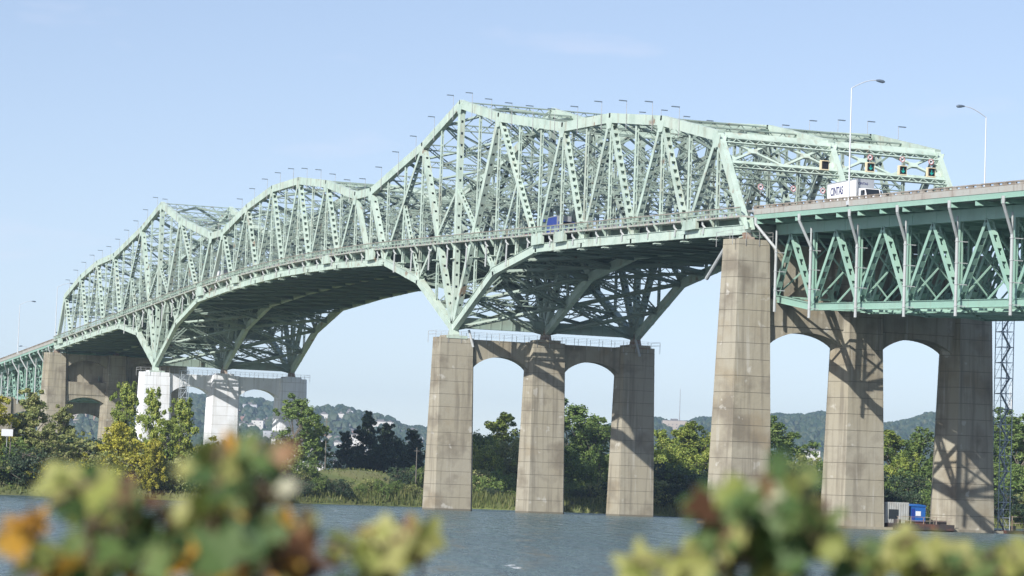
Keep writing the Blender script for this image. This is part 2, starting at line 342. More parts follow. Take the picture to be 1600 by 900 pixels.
for c_ in (0, 22):
    for d in (-3, -2, -1, 0, 1, 2, 3):
        s_ = c_+d; X = -s_*P; m = MB(); z1 = deckz(X)-2.8; z0 = zb(s_)
        for k in (0, 1):
            y0, y1 = k*W+.4, (k+1)*W-.4; ym = (y0+y1)/2
            if d == 0: 
                m.box(X-.5, X+.5, y0, y1, z0+.1, z0+2.0)
                for q in range(1, 8): m.box(X+.5, X+.6, y0+(y1-y0)*q/8-.07, y0+(y1-y0)*q/8+.07, z0+.15, z0+1.95)
                for za, zc in ((z0+2, (z0+z1)/2+1), ((z0+z1)/2+1, z1)):
                    m.laced((X, y0, za), (X, y1, zc), .45, .8, (1, 0, 0), .14); m.laced((X, y0, zc), (X, y1, za), .45, .8, (1, 0, 0), .14)
                m.laced((X, y0, (z0+z1)/2+1), (X, y1, (z0+z1)/2+1), .4, .7, (1, 0, 0), .12)
            else:
                m.laced((X, y0, z0), (X, y1, z0), .5, .9, (1, 0, 0), .14)
                m.laced((X, y0, z0), (X, ym, z1), .4, .6, (1, 0, 0), .12); m.laced((X, y1, z0), (X, ym, z1), .4, .6, (1, 0, 0), .12)
                if abs(d) < 2: m.laced((X, y0, z1-.3), (X, ym, (z0+z1)/2), .35, .5, (1, 0, 0), .1); m.laced((X, y1, z1-.3), (X, ym, (z0+z1)/2), .35, .5, (1, 0, 0), .1)
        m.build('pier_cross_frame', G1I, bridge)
        if d in (-2, 2):
            m = MB()
            for k in (0, 1, 2): m.laced((X, k*W, z1), (X+(-d/2)*-1*0-P*(-d)*-1*0, k*W, z0+.5), .4, .6, (0, 1, 0), .1)
# deck
def lo(X, y, dz): return V((X, y, deckz(X)+dz))
XS = [-s_*P for s_ in range(-12, 35)]
deck = bpy.data.objects.new('deck', None); COL.objects.link(deck); deck.parent = bridge
m = MB()
for a, b in zip(XS, XS[1:]):
    m.quadbox([lo(a, -1, -.28), lo(b, -1, -.28), lo(b, 2*W+1, -.28), lo(a, 2*W+1, -.28), lo(a, -1, -.02), lo(b, -1, -.02), lo(b, 2*W+1, -.02), lo(a, 2*W+1, -.02)])
m.build('road_slab', SLAB, deck)
m = MB()
for a, b in zip(XS, XS[1:]):
    for y0, y1 in ((1, W-1), (W+1, 2*W-1)): m.quadbox([lo(a, y0, -.019), lo(b, y0, -.019), lo(b, y1, -.019), lo(a, y1, -.019), lo(a, y0, .04), lo(b, y0, .04), lo(b, y1, .04), lo(a, y1, .04)])
m.build('road_surface', ASPH, deck)
for y in [1.2+i*(2*W-2.4)/13 for i in range(14)]:
    m = MB()
    for a, b in zip(XS, XS[1:]): m.beam(lo(a, y, -.75), lo(b, y, -.75), .35, .9)
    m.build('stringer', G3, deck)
for i, X in enumerate(XS):
    m = MB(); z = deckz(X)
    m.box(X-.22, X+.22, .5, 2*W-.5, z-2.9, z-1.22); m.box(X-.4, X+.4, .5, 2*W-.5, z-3.0, z-2.9)
    for y in range(2, 34, 2): m.box(X+.22, X+.3, y-.05, y+.05, z-2.9, z-1.25)
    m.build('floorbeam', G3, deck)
    m = MB()  # cantilevered walkway bracket
    m.prism([V((X-.1, -.45, z-1.5)), V((X-.1, -1.1, z-.45)), V((X-.1, -1.1, z-.28)), V((X-.1, -.45, z-.28))], (.2, 0, 0)); 
    m.build('walkway_bracket', G1, deck); m = MB(); m.box(X-.5, X+.5, -.95, .5, z-3.12, z-2.97); m.box(X-.12, X+.12, -.55, .3, z-3.3, z-3.1); m.build('floorbeam_foot', G1, deck)
for y, sg in ((-1.05, -1), (2*W+1.05, 1)):
    rl = MB(); tr_ = MB()
    for a, b in zip(XS, XS[1:]):
        rl.beam(lo(a, y, .98), lo(b, y, .98), .10, .10); rl.beam(lo(a, y, .42), lo(b, y, .42), .12, .20); rl.beam(lo(a, y, .72), lo(b, y, .72), .05, .05)
        tr_.beam(lo(a, y, 1.09), lo(b, y, 1.09), .2, .11)
        for k in range(5): q = a+(b-a)*k/5; rl.box(q-.06, q+.06, y-.07, y+.07, deckz(q)-.3, deckz(q)+1.08)
    rl.build('railing', G1R, deck); tr_.build('handrail', RAILM, deck)
for y in (1.1, W-.9, W+.9, 2*W-1.1):
    m = MB()
    for a, b in zip(XS, XS[1:]):
        m.beam(lo(a, y, .75), lo(b, y, .75), .12, .32)
        for k in range(4): q = a+(b-a)*k/4; m.box(q-.08, q+.08, y-.08, y+.08, deckz(q)+.04, deckz(q)+.8)
    m.build('crash_barrier', GALV, deck)
# drains down the outside of the near edge and cover panels at some joints
for s_ in range(-11, 33):
    X = -s_*P-3.4; z = deckz(X); m = MB(); dn = 2.2 if abs(mm(s_)) > 3 else 4.8
    m.cyl((X, -.62, z-.3), (X, -.62, z-.9), .17); m.cyl((X, -.62, z-.9), (X+.4, -.3, z-1.4), .15); m.cyl((X+.4, -.62, z-1.3), (X+.2, -.62, z-dn), .15)
    m.build('drain_pipe', PIPE, bridge)
for s_ in (-10.3, -5.2, -4.2, 7.6, 14.5, 17.6, 4.7, 33.1):
    X = -s_*P; z = deckz(X); zc = zb(s_)+.5; m = MB()
    m.prism([V((X-2.4, -1.12, zc)), V((X+2.1, -1.12, zc)), V((X+2.1, -1.12, z+.05)), V((X-2.4, -1.12, z-.02))], (0, .5, 0))
    m.box(X-.12, X+.12, -1.17, -1.12, zc, z-.1)
    m.build('web_panel', G1, bridge)
# bearings
for c_, zz in ((0, 30.4), (22, 30.4)):
    for k in (0, 1, 2):
        X = -c_*P; y = k*W; m = MB()
        m.prism([V((X-1.6, y-.6, zz-.1)), V((X+1.6, y-.6, zz-.1)), V((X+.5, y-.6, zb(c_)+.7)), V((X-.5, y-.6, zb(c_)+.7))], (0, 1.2, 0)); m.box(X-2.0, X+2.0, y-1.9, y+1.9, zz-.35, zz+.15)
        m.build('bearing', [G1, BEAR][0] if k == 0 else BEAR, bridge)
for c_ in (-12, 34):
    for k in (0, 1, 2):
        X = -c_*P; m = MB(); m.box(X-.9, X+.9, k*W-.8, k*W+.8, 39.1, 39.5); m.box(X-.4, X+.4, k*W-.5, k*W+.5, 39.5, 40.1); m.build('bearing', BEAR, bridge)

# ------------------------------------------------------------------ piers
def ring(a, b, n): return [(a, -b), (a, b), (0, b+n), (-a, b), (-a, -b), (0, -b-n)]
def column(mb, X, Y, ztop, top, base, zs=2.25, g=.032):
    """tapered six-sided column with recessed joints every zs metres"""
    zt0 = 39.0 if ztop > 35 else 30.2
    def rg(z, off):
        f = max(0, 1-z/zt0); p = [top[i]+(base[i]-top[i])*f for i in range(3)]
        return [(X+x*(1-off/3), Y+y*(1-off/3), z) for x, y in ring(*p)]
    levels = [(-1.5, 0, 1), (.28, 0, 1), (.30, 0, 0)]; z = zs
    while z < ztop-.6: levels += [(z-g, 0, 0), (z-g*.6, .03, 1), (z+g*.6, .03, 1), (z+g, 0, 0)]; z += zs
    levels.append((ztop, 0, 0)); o = len(mb.v)
    for z, off, _ in levels: mb.v += rg(z, off)
    for i in range(len(levels)-1):
        for j in range(6):
            k = (j+1) % 6; mb.f.append((o+i*6+j, o+i*6+k, o+i*6+6+k, o+i*6+6+j)); mb.mi.append(1 if (levels[i][2] or levels[i+1][2]) else 0)
    mb.f.append(tuple(o+(len(levels)-1)*6+j for j in range(6))); mb.mi.append(0)
def pier(X, ztop, top, base, label, mats, kind, zc=27.2, zs_=24.2):
    t = thing('bridge_pier', label, 'pier')
    for k in (0, 1, 2):
        m = MB(); column(m, X, k*W, ztop, top, base)
        if kind == 'end': m.box(X-base[0]-.5, X+base[0]+.5, k*W-base[1]-1.2, k*W+base[1]+1.2, -1.5, .35)
        m.build('column', mats, t)
        if kind == 'main':
            m = MB(); m.box(X-1.6-.5, X+1.6+.5, k*W-2.1, k*W+2.1, ztop, ztop+.45) if k else m.box(X-1.6, X+1.6, -2.0, 2.0, ztop, ztop+.4)
            m.build('bearing_pad', mats[0], t)
    for k in (0, 1):
        y0, y1 = k*W+top[1]-.3, (k+1)*W-top[1]+.3; hx = top[0]-.7; beam_top = ztop-.15 if kind != 'end' else 31.0
        m = MB(); pts = [V((X-hx, y1, beam_top)), V((X-hx, y0, beam_top)), V((X-hx, y0, zs_-1.2))]
        n = 20
        for i in range(n+1):
            g = math.pi*i/n; yy = y0+.3+(y1-y0-.6)*i/n; u = 2*i/n-1; pts.append(V((X-hx, yy, zs_+(zc-zs_)*max(0, 1-u*u)**.62)))
        pts.append(V((X-hx, y1, zs_-1.2)))
        # build as vertical strips so the arch edge stays clean
        arc = pts[3:-1]
        for p, q in zip(arc, arc[1:]):
            m.quadbox([p, p+V((2*hx, 0, 0)), q+V((2*hx, 0, 0)), q, V((p.x, p.y, beam_top)), V((p.x+2*hx, p.y, beam_top)), V((q.x+2*hx, q.y, beam_top)), V((q.x, q.y, beam_top))])
        if kind == 'end':
            m.box(X-hx-.12, X+hx+.12, y0+.2, y1-.2, 27.4, beam_top+.004)
            sg = 1 if X > 0 else -1; x0, x1 = sorted((X-sg*hx, X-sg*.2))
            if sg > 0: m.box(x0, x1, y0, y1, beam_top, 38.8)
            else:
                m.box(X-1.2, X-.6, y0, y1, beam_top, 38.8)
                for p, q in zip(arc, arc[1:]):
                    zz_ = lambda v: 33.8+(v.z-zs_)*1.15
                    m.quadbox([V((X-.597, p.y, zz_(p))), V((X+hx, p.y, zz_(p))), V((X+hx, q.y, zz_(q))), V((X-.597, q.y, zz_(q))), V((X-.597, p.y, 38.8)), V((X+hx, p.y, 38.8)), V((X+hx, q.y, 38.8)), V((X-.597, q.y, 38.8))])
            m.m = 1
            m.box(X-hx-.125, X+hx+.125, y0+.25, y1-.25, 27.36, 27.42)
        m.build('arched_beam', mats, t)
    m = MB()  # safety railing round the cap
    if kind in ('main', 'end'):
        z0 = ztop; hx = top[0]+.1
        yy0 = -top[1]-1.0; yy1 = 2*W+top[1]+1.0 if kind == 'main' else top[1]+.4
        for sx in (-hx, hx):
            for dz in (.55, 1.1): m.beam((X+sx, yy0, z0+dz), (X+sx, yy1, z0+dz), .03, .03, (1, 0, 0))
            n = max(3, int((yy1-yy0)/2.3))
            for i in range(n+1): q = yy0+(yy1-yy0)*i/n; m.box(X+sx-.03, X+sx+.03, q-.03, q+.03, z0-.9, z0+1.12)
        for yy in (yy0, yy1):
            for dz in (.55, 1.1): m.beam((X-hx, yy, z0+dz), (X+hx, yy, z0+dz), .05, .05)
        m.build('safety_railing', GALV, t)
    return t
cm = [CONC, JOINT]
TR, BR = (2.5, 2.35, 1.15), (3.7, 3.1, 1.9); TM, BM_ = (1.9, 3.0, .8), (2.9, 3.3, 1.35)
pR = pier(12*P, 39.0, TR, BR, 'tallest tan concrete pier under the right end of the truss, chipped at its top', cm, 'end', 26.7, 23.7)
pM = pier(0, 30.2, TM, BM_, 'brown concrete three-column pier standing in the river under the tallest tower peak', cm, 'main')
pW = pier(-22*P, 30.2, (2.2, 3.2, .9), (3.1, 3.5, 1.4), 'freshly repaired white concrete three-column pier with two arches', [CONCW, JOINTW], 'main')
pL = pier(-34*P, 39.0, TR, BR, 'tall brown concrete pier at the left end of the green truss, seen behind poplars', cm, 'end', 35.0, 31.0) if False else pier(-34*P, 39.0, TR, BR, 'tall brown concrete pier at the left end of the green truss, seen behind poplars', cm, 'end', 26.7, 23.7)
SPAN = 77.9
far_lab = {-1: 'brown approach pier beyond the left end pier, its arch framing the hillside', -2: 'second approach pier down the left approach, seen through the arch', -3: 'third approach pier down the left approach, almost hidden by the others', 1: 'approach pier one span to the right of the tallest pier', 2: 'second approach pier to the right of the tallest pier'}
for k in (-1, -2, -3, 1):
    X = (-34*P+SPAN*k) if k < 0 else 12*P+87.4
    zt_ = (28.2 - (abs(k)-1)*3.1); pier(X, zt_, (2.0, 2.6, .9), (2.8, 3.0, 1.3), far_lab[k], cm, 'approach', zt_-4.2, zt_-6.6)
# drain arm poking out below the end pier caps
for X, zz in ((12*P, 37.0), (-34*P, 37.5)):
    m = MB(); m.cyl((X-9.2, -1.6, zz-2.8), (X-3.2, -1.4, zz+1.6), .28, k=10); m.build('drain_arm', PIPE, pR if X > 0 else pL)
for y in (2.0, 2*W-1): 
    m = MB(); m.cyl((2.3, y, 31.6), (2.9, y+.7, 28.6), .22); m.build('drain_arm', PIPE, pM)

# ------------------------------------------------------------------ approach deck trusses
def approach(sgn, idx, label):
    """one deck truss span; local u runs away from the end pier"""
    X0 = (12*P if sgn > 0 else -34*P)
    t = thing('deck_truss_span', label, 'bridge span')
    def X(u): return X0+sgn*(u+SPAN*idx)
    def zd(u): return deckz(X(u))
    us = [.9, 12.3, 25.2, 38.1, 51.0, 63.9, 76.9]; E_ = 77.0
    if sgn > 0: us = us[:-1]+[76.8, 86.2]; E_ = 86.4
    tops = [5.6]+[(a+b)/2+.2 for a, b in zip(us[1:], us[2:-1])]+[us[-1]-4.7]
    def bz(u): return zd(u)-(12.5-(1.3*max(0, (11.3-u))/10.4)-(1.3*max(0, u-us[-1]+10.4)/10.4))
    tu = sorted(tops); G = G2
    for Y in (4.3, 13.1, 21.8, 30.55):
        tr = bpy.data.objects.new('truss', None); COL.objects.link(tr); tr.parent = t
        m = MB(); m.beam((X(.9), Y, zd(.9)-1.75), (X(E_), Y, zd(E_)-1.75), .55, 1.45)
        for u in range(3, int(E_), 6): m.box(X(u)-.4, X(u)+.4, Y-.31, Y+.31, zd(u)-2.5, zd(u)-1.0)
        m.build('top_chord', G, tr)
        m = MB()
        for a, b in zip(us, us[1:]): m.beam((X(a), Y, bz(a)), (X(b), Y, bz(b)), .6, .95); m.beam((X(a), Y, bz(a)+.45), (X(b), Y, bz(b)+.45), .85, .06); m.beam((X(a), Y, bz(a)-.45), (X(b), Y, bz(b)-.45), .85, .06)
        for u in us: m.prism([V((X(u)-1.1, Y-.36, bz(u)+.3)), V((X(u)+1.1, Y-.36, bz(u)+.3)), V((X(u)+.6, Y-.36, bz(u)+1.7)), V((X(u)-.6, Y-.36, bz(u)+1.7))], (0, .04, 0))
        m.build('bottom_chord', G, tr)
        seq = []
        for i, u in enumerate(us[:-1]): seq += [(us[i], tu[min(i, len(tu)-1)]), (tu[min(i, len(tu)-1)], us[i+1])]
        dd = None
        for a, b in seq:
            m = dd or MB(); up_ = a in us
            pa = V((X(a), Y, bz(a)+.3 if a in us else zd(a)-2.5)); pb = V((X(b), Y, bz(b)+.3 if b in us else zd(b)-2.5))
            m.perforated(pa, pb, .78, .55, hole=1.05, pitch=1.75, strip=.13)
            if not dd: m.build('diagonal', G, tr)
        if dd: dd.build('diagonal', G, tr)
        for u in us[1:-1]:
            m = MB(); m.beam((X(u), Y-.2, bz(u)), (X(u), Y-.2, zd(u)-2.4), .12, .42); m.beam((X(u), Y+.2, bz(u)), (X(u), Y+.2, zd(u)-2.4), .12, .42); m.beam((X(u), Y, bz(u)), (X(u), Y, zd(u)-2.4), .3, .06); m.build('post', G, tr)
    # bracing between the trusses
    for u in us+[(a+b)/2 for a, b in zip(us[1:], us[2:])]:
        m = MB(); isn = u in us
        for a, b in ((4.5, 12.9), (13.3, 21.6), (22, 30.4)):
            if True:
                m.beam((X(u), a, bz(u)+.2), (X(u), b, bz(u)+.2), .25, .3, (1, 0, 0)); m.beam((X(u), a, bz(u)+.5), (X(u), b, zd(u)-3), .16, .2, (1, 0, 0)); m.beam((X(u), b, bz(u)+.5), (X(u), a, zd(u)-3), .16, .2, (1, 0, 0))
            m.beam((X(u), a, zd(u)-2.2), (X(u), b, zd(u)-2.2), .25, .4, (1, 0, 0))
        m.build('cross_brace', G, t)
    for i, (a, b) in enumerate(zip(us, us[1:])):
        h = (a+b)/2; m = MB()
        for ya, yb in ((4.3, 13.1), (13.1, 21.8), (21.8, 30.5)):
            ym = (ya+yb)/2; m.beam((X(a), ya, bz(a)-.3), (X(b), yb, bz(b)-.3), .28, .2, (0, 0, 1)); m.beam((X(a), yb, bz(a)-.3), (X(b), ya, bz(b)-.3), .28, .2, (0, 0, 1)); m.beam((X(h), ya, bz(h)-.3), (X(h), yb, bz(h)-.3), .28, .2, (0, 0, 1))
        m.build('bottom_bracing', G, t)
    # deck
    dk = bpy.data.objects.new('deck', None); COL.objects.link(dk); dk.parent = t
    def q(u, y, dz): return V((X(u), y, zd(u)+dz))
    def slab(u0, u1, y0, y1, z0, z1, mb): mb.quadbox([q(u0, y0, z0), q(u1, y0, z0), q(u1, y1, z0), q(u0, y1, z0), q(u0, y0, z1), q(u1, y0, z1), q(u1, y1, z1), q(u0, y1, z1)])
    DZ = .3; ye = (.95, 2*W-.95); EE = E_+.6
    m = MB(); slab(.3, EE, .9, 2*W-.9, -.35+DZ, DZ, m)
    for y in ye: slab(.3, EE, y-.12, y+.12, -.14+DZ, .62+DZ, m)
    m.build('road_slab', SLAB, dk)
    m = MB(); slab(.3, EE, 2.2, W-1, .004+DZ, .06+DZ, m); slab(.3, EE, W+1, 2*W-2.2, .004+DZ, .06+DZ, m); m.build('road_surface', ASPH, dk)
    for y in ye:
        m = MB(); slab(.3, EE, y-.14, y+.14, .62+DZ, .72+DZ, m); slab(.3, EE, y-.15, y+.15, .93+DZ, 1.08+DZ, m)
        u = .5
        while u < EE: slab(u-.55, u+.55, y-.10, y+.10, .72+DZ, .93+DZ, m); u += 1.95
        m.build('railing', RAILM, dk)
    m = MB(); slab(.3, (E_+.6), W-.35, W+.35, .3, 1.15, m); m.build('median_barrier', SLAB, dk)
    m = MB()
    for y in (1.0, 6.5, 8.8, 11, 15.3, 17.4, 19.5, 24, 26.2, 28.4, 2*W-1.0): m.beam(q(.4, y, -.16), q(E_+.5, y, -.16), .22, .62); m.beam(q(.4, y, -.5), q(E_+.5, y, -.5), .42, .06)
    m.build('stringer', G, dk)
    u = 1.2
    while u < E_:
        m = MB(); m.beam(q(u, 1.1, -.7), q(u, 4.3, -.8), .3, .5, (1, 0, 0)); m.beam(q(u, 4.3, -.65), q(u, 30.5, -.65), .3, .8, (1, 0, 0)); m.beam(q(u, 30.5, -.8), q(u, 33.8, -.7), .3, .5, (1, 0, 0))
        m.prism([q(u-.1, .9, -.45), q(u-.1, .9, -1.15), q(u+.9, .9, -1.15)], (0, .9, 0)); m.build('floorbeam', G, dk); u += 5.9
    # downpipes from the deck edge to below the truss
    offs = [(1.2, 4.0), (14.4, 14.4), (28.7, 27.5), (41.4, 40.3), (54.3, 53.1), (66.8, 65.8)]
    for i, (u0, u1) in enumerate(offs):
        m = MB(); za = zd(u0)-.6; zb_ = zd(u1)-4.6
        y1 = 2.6; pa, pb, pc = V((X(u0), .75, za+.3)), V((X(u0), .75, za-.6)), V((X(u1), y1, zb_)); pd = V((X(u1), y1, bz(u1)-1.6))
        m.cyl(pa, pb, .26, .2, 10); m.cyl(pb, pc, .2, .2, 10); m.cyl(pc, pd, .2, .2, 10); m.cyl(V((X(u1), y1, zd(u1)-2)), pc, .13, .13, 8)
        z = pc.z-.5
        while z > pd.z+.5:
            m.cyl((X(u1), y1, z), (X(u1), y1, z+.12), .26, .26, 10); m.box(X(u1)-.05, X(u1)+.05, y1, 4.1, z, z+.1); z -= 2.6
        m.build('downpipe', PIPE, t)
approach(1, 0, 'green deck truss span with grey downpipes running out of the right edge of the photo')
approach(-1, 0, 'small green deck truss span at far left, next to the left end pier')
approach(-1, 1, 'farthest green deck truss span at the left edge of the photo')

# ------------------------------------------------------------------ lamps
def mast_lamp(label, group, sg):
    """slender pole with a flat head fixed to a top chord"""
    t = thing('mast_lamp', label, 'lamp', group=group)
    m = MB(); m.cyl((0, 0, -1.6), (0, 0, 2.7), .05, .035, 6); m.build('pole', GALV, t)
    m = MB(); m.box(-.15, .15, min(0, sg*1.25), max(0, sg*1.25), 2.65, 2.78); m.build('lamp_head', LAMPM, t); return t
ORD = ['first', 'second', 'third', 'fourth', 'fifth', 'sixth', 'seventh', 'eighth', 'ninth', 'tenth', 'eleventh', 'twelfth']
def where(s_):
    """which lamp of its row it is, told from the two tower peaks"""
    if s_ == 0: return 'at the tallest peak'
    if s_ == 22: return 'at the left peak'
    if s_ < 0: return ORD[-s_-1]+' to the right of the tallest peak'
    if s_ <= 11: return ORD[s_-1]+' to the left of the tallest peak'
    if s_ < 22: return ORD[22-s_-1]+' to the right of the left peak'
    return ORD[s_-23]+' to the left of the left peak'
nl = mast_lamp('', 'lamps along the near top chord', -1); fl = mast_lamp('', 'lamps along the far top chord', 1); first = True
for s_ in range(-10, 33):
    s2 = s_+.3; l1 = 'small near-side chord lamp, '+where(s_); l2 = 'small far-side chord lamp, '+where(s_)
    if first: nl.location = T(s2, -.6); fl.location = T(s2, 2*W+.6); nl['label'] = l1; fl['label'] = l2; first = False
    else: dup(nl, T(s2, -.6), label=l1); dup(fl, T(s2, 2*W+.6), label=l2)
LAMPP = mat('lamp_pole_grey', (.60, .62, .64), .5, .2)
def street_lamp(label, loc, sg, H=16.2, arm=3.6):
    t = thing('street_lamp', label, 'street lamp', loc)
    m = MB(); m.box(-.25, .25, -.25, .25, 0, .5); m.cyl((0, 0, .4), (0, 0, H-1.3), .13, .08, 10); m.build('pole', LAMPP, t)
    m = MB(); pr = V((0, 0, H-1.3))
    for i in range(1, 9): g = i/8; p = V((0, sg*arm*g, H-1.3+1.3*math.sin(g*math.pi/2))); m.cyl(pr, p, .06, .055, 6); pr = p
    m.build('arm', LAMPP, t)
    m = MB(); e = pr; m.cyl(e+V((0, -sg*.1, 0)), e+V((0, sg*.35, -.02)), .09, .2, 10); m.cyl(e+V((0, sg*.35, -.02)), e+V((0, sg*.95, -.08)), .2, .22, 10); m.cyl(e+V((0, sg*.95, -.08)), e+V((0, sg*1.2, -.1)), .22, .08, 10)
    m.build('lamp_head', LAMPM, t)
street_lamp('tall grey street lamp rising beside the white box truck, arm pointing right', (145.6, .9, deckz(145.6)+.3), 1, 16.5)
street_lamp('tall grey street lamp right of the portal, arm pointing left', (124.5, 33.2, deckz(124.5)+.3), -1, 16.8)
for lab, X, Y, sg, H in (('thin street lamp at far left whose arm points right, second from the truss end', -384.8, -.8, 1, 16.2), ('thin street lamp just left of the truss end, arm pointing right', -331.3, -.9, 1, 16.4),
                     ('thin street lamp beyond the left truss end, arm pointing left', -480, 35, -1, 16), ('farthest street lamp at the left edge, arm pointing left', -540, 35, -1, 16)):
    street_lamp(lab, (X, Y, deckz(X)), sg, H)

# ------------------------------------------------------------------ lane signals and signs on the portal
def signal(label, y, z, lit):
    t = thing('lane_signal', label, 'traffic signal', (114.4, y, z)); t.scale = (.86,)*3; m = MB()
    m.box(-.3, .12, -.78, .78, -.8, .8); m.build('housing', CREAM, t)
    m = MB(); m.box(.121, .16, -.55, .62, -.6, .62); m.build('face', BLACK, t)
    m = MB(); m.box(.1201, .5, -.6, .66, .64, .70); m.build('visor', CREAM, t)
    if lit:
        m = MB(); x = .162; m.box(x, x+.02, -.02, .1, -.35, .42)
        m.prism([V((x, .04, -.48)), V((x, .40, -.08)), V((x, .28, -.02)), V((x, .04, -.28)), V((x, -.20, -.02)), V((x, -.32, -.08))], (.02, 0, 0)); m.build('arrow', ARROW, t)
signal('unlit black lane signal in a cream frame at the middle portal post', 13.3, 50.75, False)
signal('cream framed lane signal with green down arrow, leftmost of the three lit ones', 20.5, 51.0, True)
signal('cream framed lane signal with green down arrow, middle one of the three lit signals', 25.7, 50.95, True)
signal('cream framed lane signal with green down arrow, rightmost beside the far portal post', 30.3, 51.0, True)
def round_sign(label, x, y, z, r=.42, body=True):
    t = thing('round_sign', label, 'sign', (x, y, z)); 
    def disc(ra, rb, x0, mt, nm):
        m = MB(); n = 24; o = 0
        if ra == 0: m.cyl((x0, 0, 0), (x0+.02, 0, 0), rb, k=n)
        else:
            for i in range(n):
                a, b = 2*math.pi*i/n, 2*math.pi*(i+1)/n
                m.prism([V((x0, ra*math.cos(a), ra*math.sin(a))), V((x0, rb*math.cos(a), rb*math.sin(a))), V((x0, rb*math.cos(b), rb*math.sin(b))), V((x0, ra*math.cos(b), ra*math.sin(b)))], (.02, 0, 0))
        m.build(nm, mt, t)
    disc(0, r, 0, SIGNW, 'plate'); disc(r*.82, r*.98, .022, INKR, 'ring')
    m = MB(); m.box(.024, .04, -r*.42, r*.42, -r*.15, r*.2); m.box(.024, .04, -r*.42, -r*.1, r*.2, r*.42); m.beam((.05, -r*.55, -r*.55), (.05, r*.55, r*.55), .01, r*.14, (1, 0, 0)) ; m.build('symbol', BLACK, t)
    m = MB(); m.box(-.06, 0, -.04, .04, -1.0, .4); m.build('bracket', GALV, t)
round_sign('round red ringed sign above the left lit lane signal', 114.6, 20.35, 52.4)
round_sign('round red ringed sign above the middle lit lane signal', 114.6, 25.5, 52.5)
round_sign('round red ringed sign above the rightmost lane signal', 114.6, 30.15, 52.5)
round_sign('round sign hung low under the left half of the portal, left one', 114.0, 3.6, 47.05)
round_sign('round sign hung low under the left half of the portal, middle one', 114.0, 8.7, 47.15)
round_sign('round sign hung low near the middle portal post, beside the box truck', 114.0, 13.3, 47.2)

# ------------------------------------------------------------------ vehicles
def wheels(t, xs, y0, y1, r=.5):
    for x in xs:
        for y in (y0, y1):
            m = MB(); m.cyl((x, y-.14, r), (x, y+.14, r), r, k=16); wv = m.build('wheel', TYRE, t)
            m = MB(); m.cyl((x, y-.16, r), (x, y+.16, r), r*.5, k=12); m.build('rim', SILV, wv)
def text(body, size, mat_, parent, loc, rot, name, ext=.01, xs=1):
    c = bpy.data.curves.new(name, 'FONT'); c.body = body; c.size = size; c.extrude = ext; c.align_x = 'CENTER'; c.align_y = 'CENTER'; c.offset = size*.018
    o = bpy.data.objects.new(name, c); COL.objects.link(o); bpy.context.view_layer.update()
    me = bpy.data.meshes.new_from_object(o.evaluated_get(bpy.context.evaluated_depsgraph_get())); bpy.data.objects.remove(o)
    me.materials.clear(); me.materials.append(mat_); o = bpy.data.objects.new(name, me); COL.objects.link(o); o.parent = parent; o.location = loc; o.rotation_euler = rot; o.scale = (xs, 1, 1); return o
def box_truck(label, loc, cab, bodym, Lb=7.6, Hb=3.85, letters=True, rz=0, grp=None):
    t = thing('box_truck', label, 'truck', loc, rz, grp)
    m = MB(); m.box(-Lb, 0, -1.25, 1.25, 1.05, Hb); b = m.build('cargo_box', bodym, t)
    m = MB(); 
    for x in (-Lb, 0): m.box(x-.05, x+.05, -1.28, 1.28, 1.0, Hb+.03)
    m.box(-Lb, 0, -1.28, 1.28, 1.0, 1.08); m.box(-Lb, 0, -1.28, -1.2, Hb-.08, Hb+.03); m.box(-Lb, 0, 1.2, 1.28, Hb-.08, Hb+.03); m.build('edge_trim', SILV, b)
    m = MB(); m.prism([V((.15, -1.1, .6)), V((2.3, -1.1, .6)), V((2.35, -1.1, 1.6)), V((1.9, -1.1, 2.55)), V((.3, -1.1, 2.7)), V((.15, -1.1, 2.5))], (0, 2.2, 0)); cb = m.build('cab', cab, t)
    m = MB(); m.prism([V((2.335, -.98, 1.68)), V((1.95, -.98, 2.48)), V((1.93, -.98, 2.48)), V((2.28, -.98, 1.68))], (0, 1.96, 0)); m.build('windscreen', DARK, cb)
    for y in (-1.11, 1.08): 
        m = MB(); m.box(.9, 1.8, y, y+.03, 1.65, 2.35); m.build('side_window', DARK, cb)
        m = MB(); m.box(2.0, 2.1, y*1.15-.1, y*1.15+.1, 1.8, 2.3); m.build('mirror', BLACK, cb)
        m = MB(); m.box(2.32, 2.38, y*.8-.15, y*.8+.15, .85, 1.05); m.build('headlight', SIGNW, cb)
    m = MB(); m.box(2.3, 2.42, -1.1, 1.1, .5, .75); m.build('bumper', SILV, cb)
    m = MB(); m.box(2.3, 2.36, -.55, .55, .85, 1.3); m.build('grille', BLACK, cb)
    m = MB(); m.box(-Lb, 2.2, -.5, .5, .6, 1.0); m.build('chassis', TYRE, t)
    wheels(t, (-Lb+1.6, 1.4), -1.05, 1.05)
    if letters:
        text('CINTAS', 1.5, INKB, b, (-5.5, -1.262, 2.75), (R(90), 0, 0), 'lettering', xs=.68)
        m = MB(); m.box(-7.1, -3.9, -1.27, -1.25, 1.72, 1.82); m.build('red_line', INKR, b)
        text('CINTAS', .42, INKB, b, (.062, -.35, 3.35), (R(90), 0, R(90)), 'lettering')
    return t
box_truck('white box truck with dark blue lettering driving toward us beside the tall lamp', (143.6, 4.3, deckz(143.6)+.03), WHITE, WHITE, 8.2, 3.95)
box_truck('blue box truck behind the truss members in the nearer side span', (34, 6.5, deckz(34)+.03), VANB, VANB, 7, 3.6, False)
box_truck('white lorry seen through the truss left of the river span', (-170, 5, deckz(-170)), WHITE, WHITE, 10, 4.0, False)
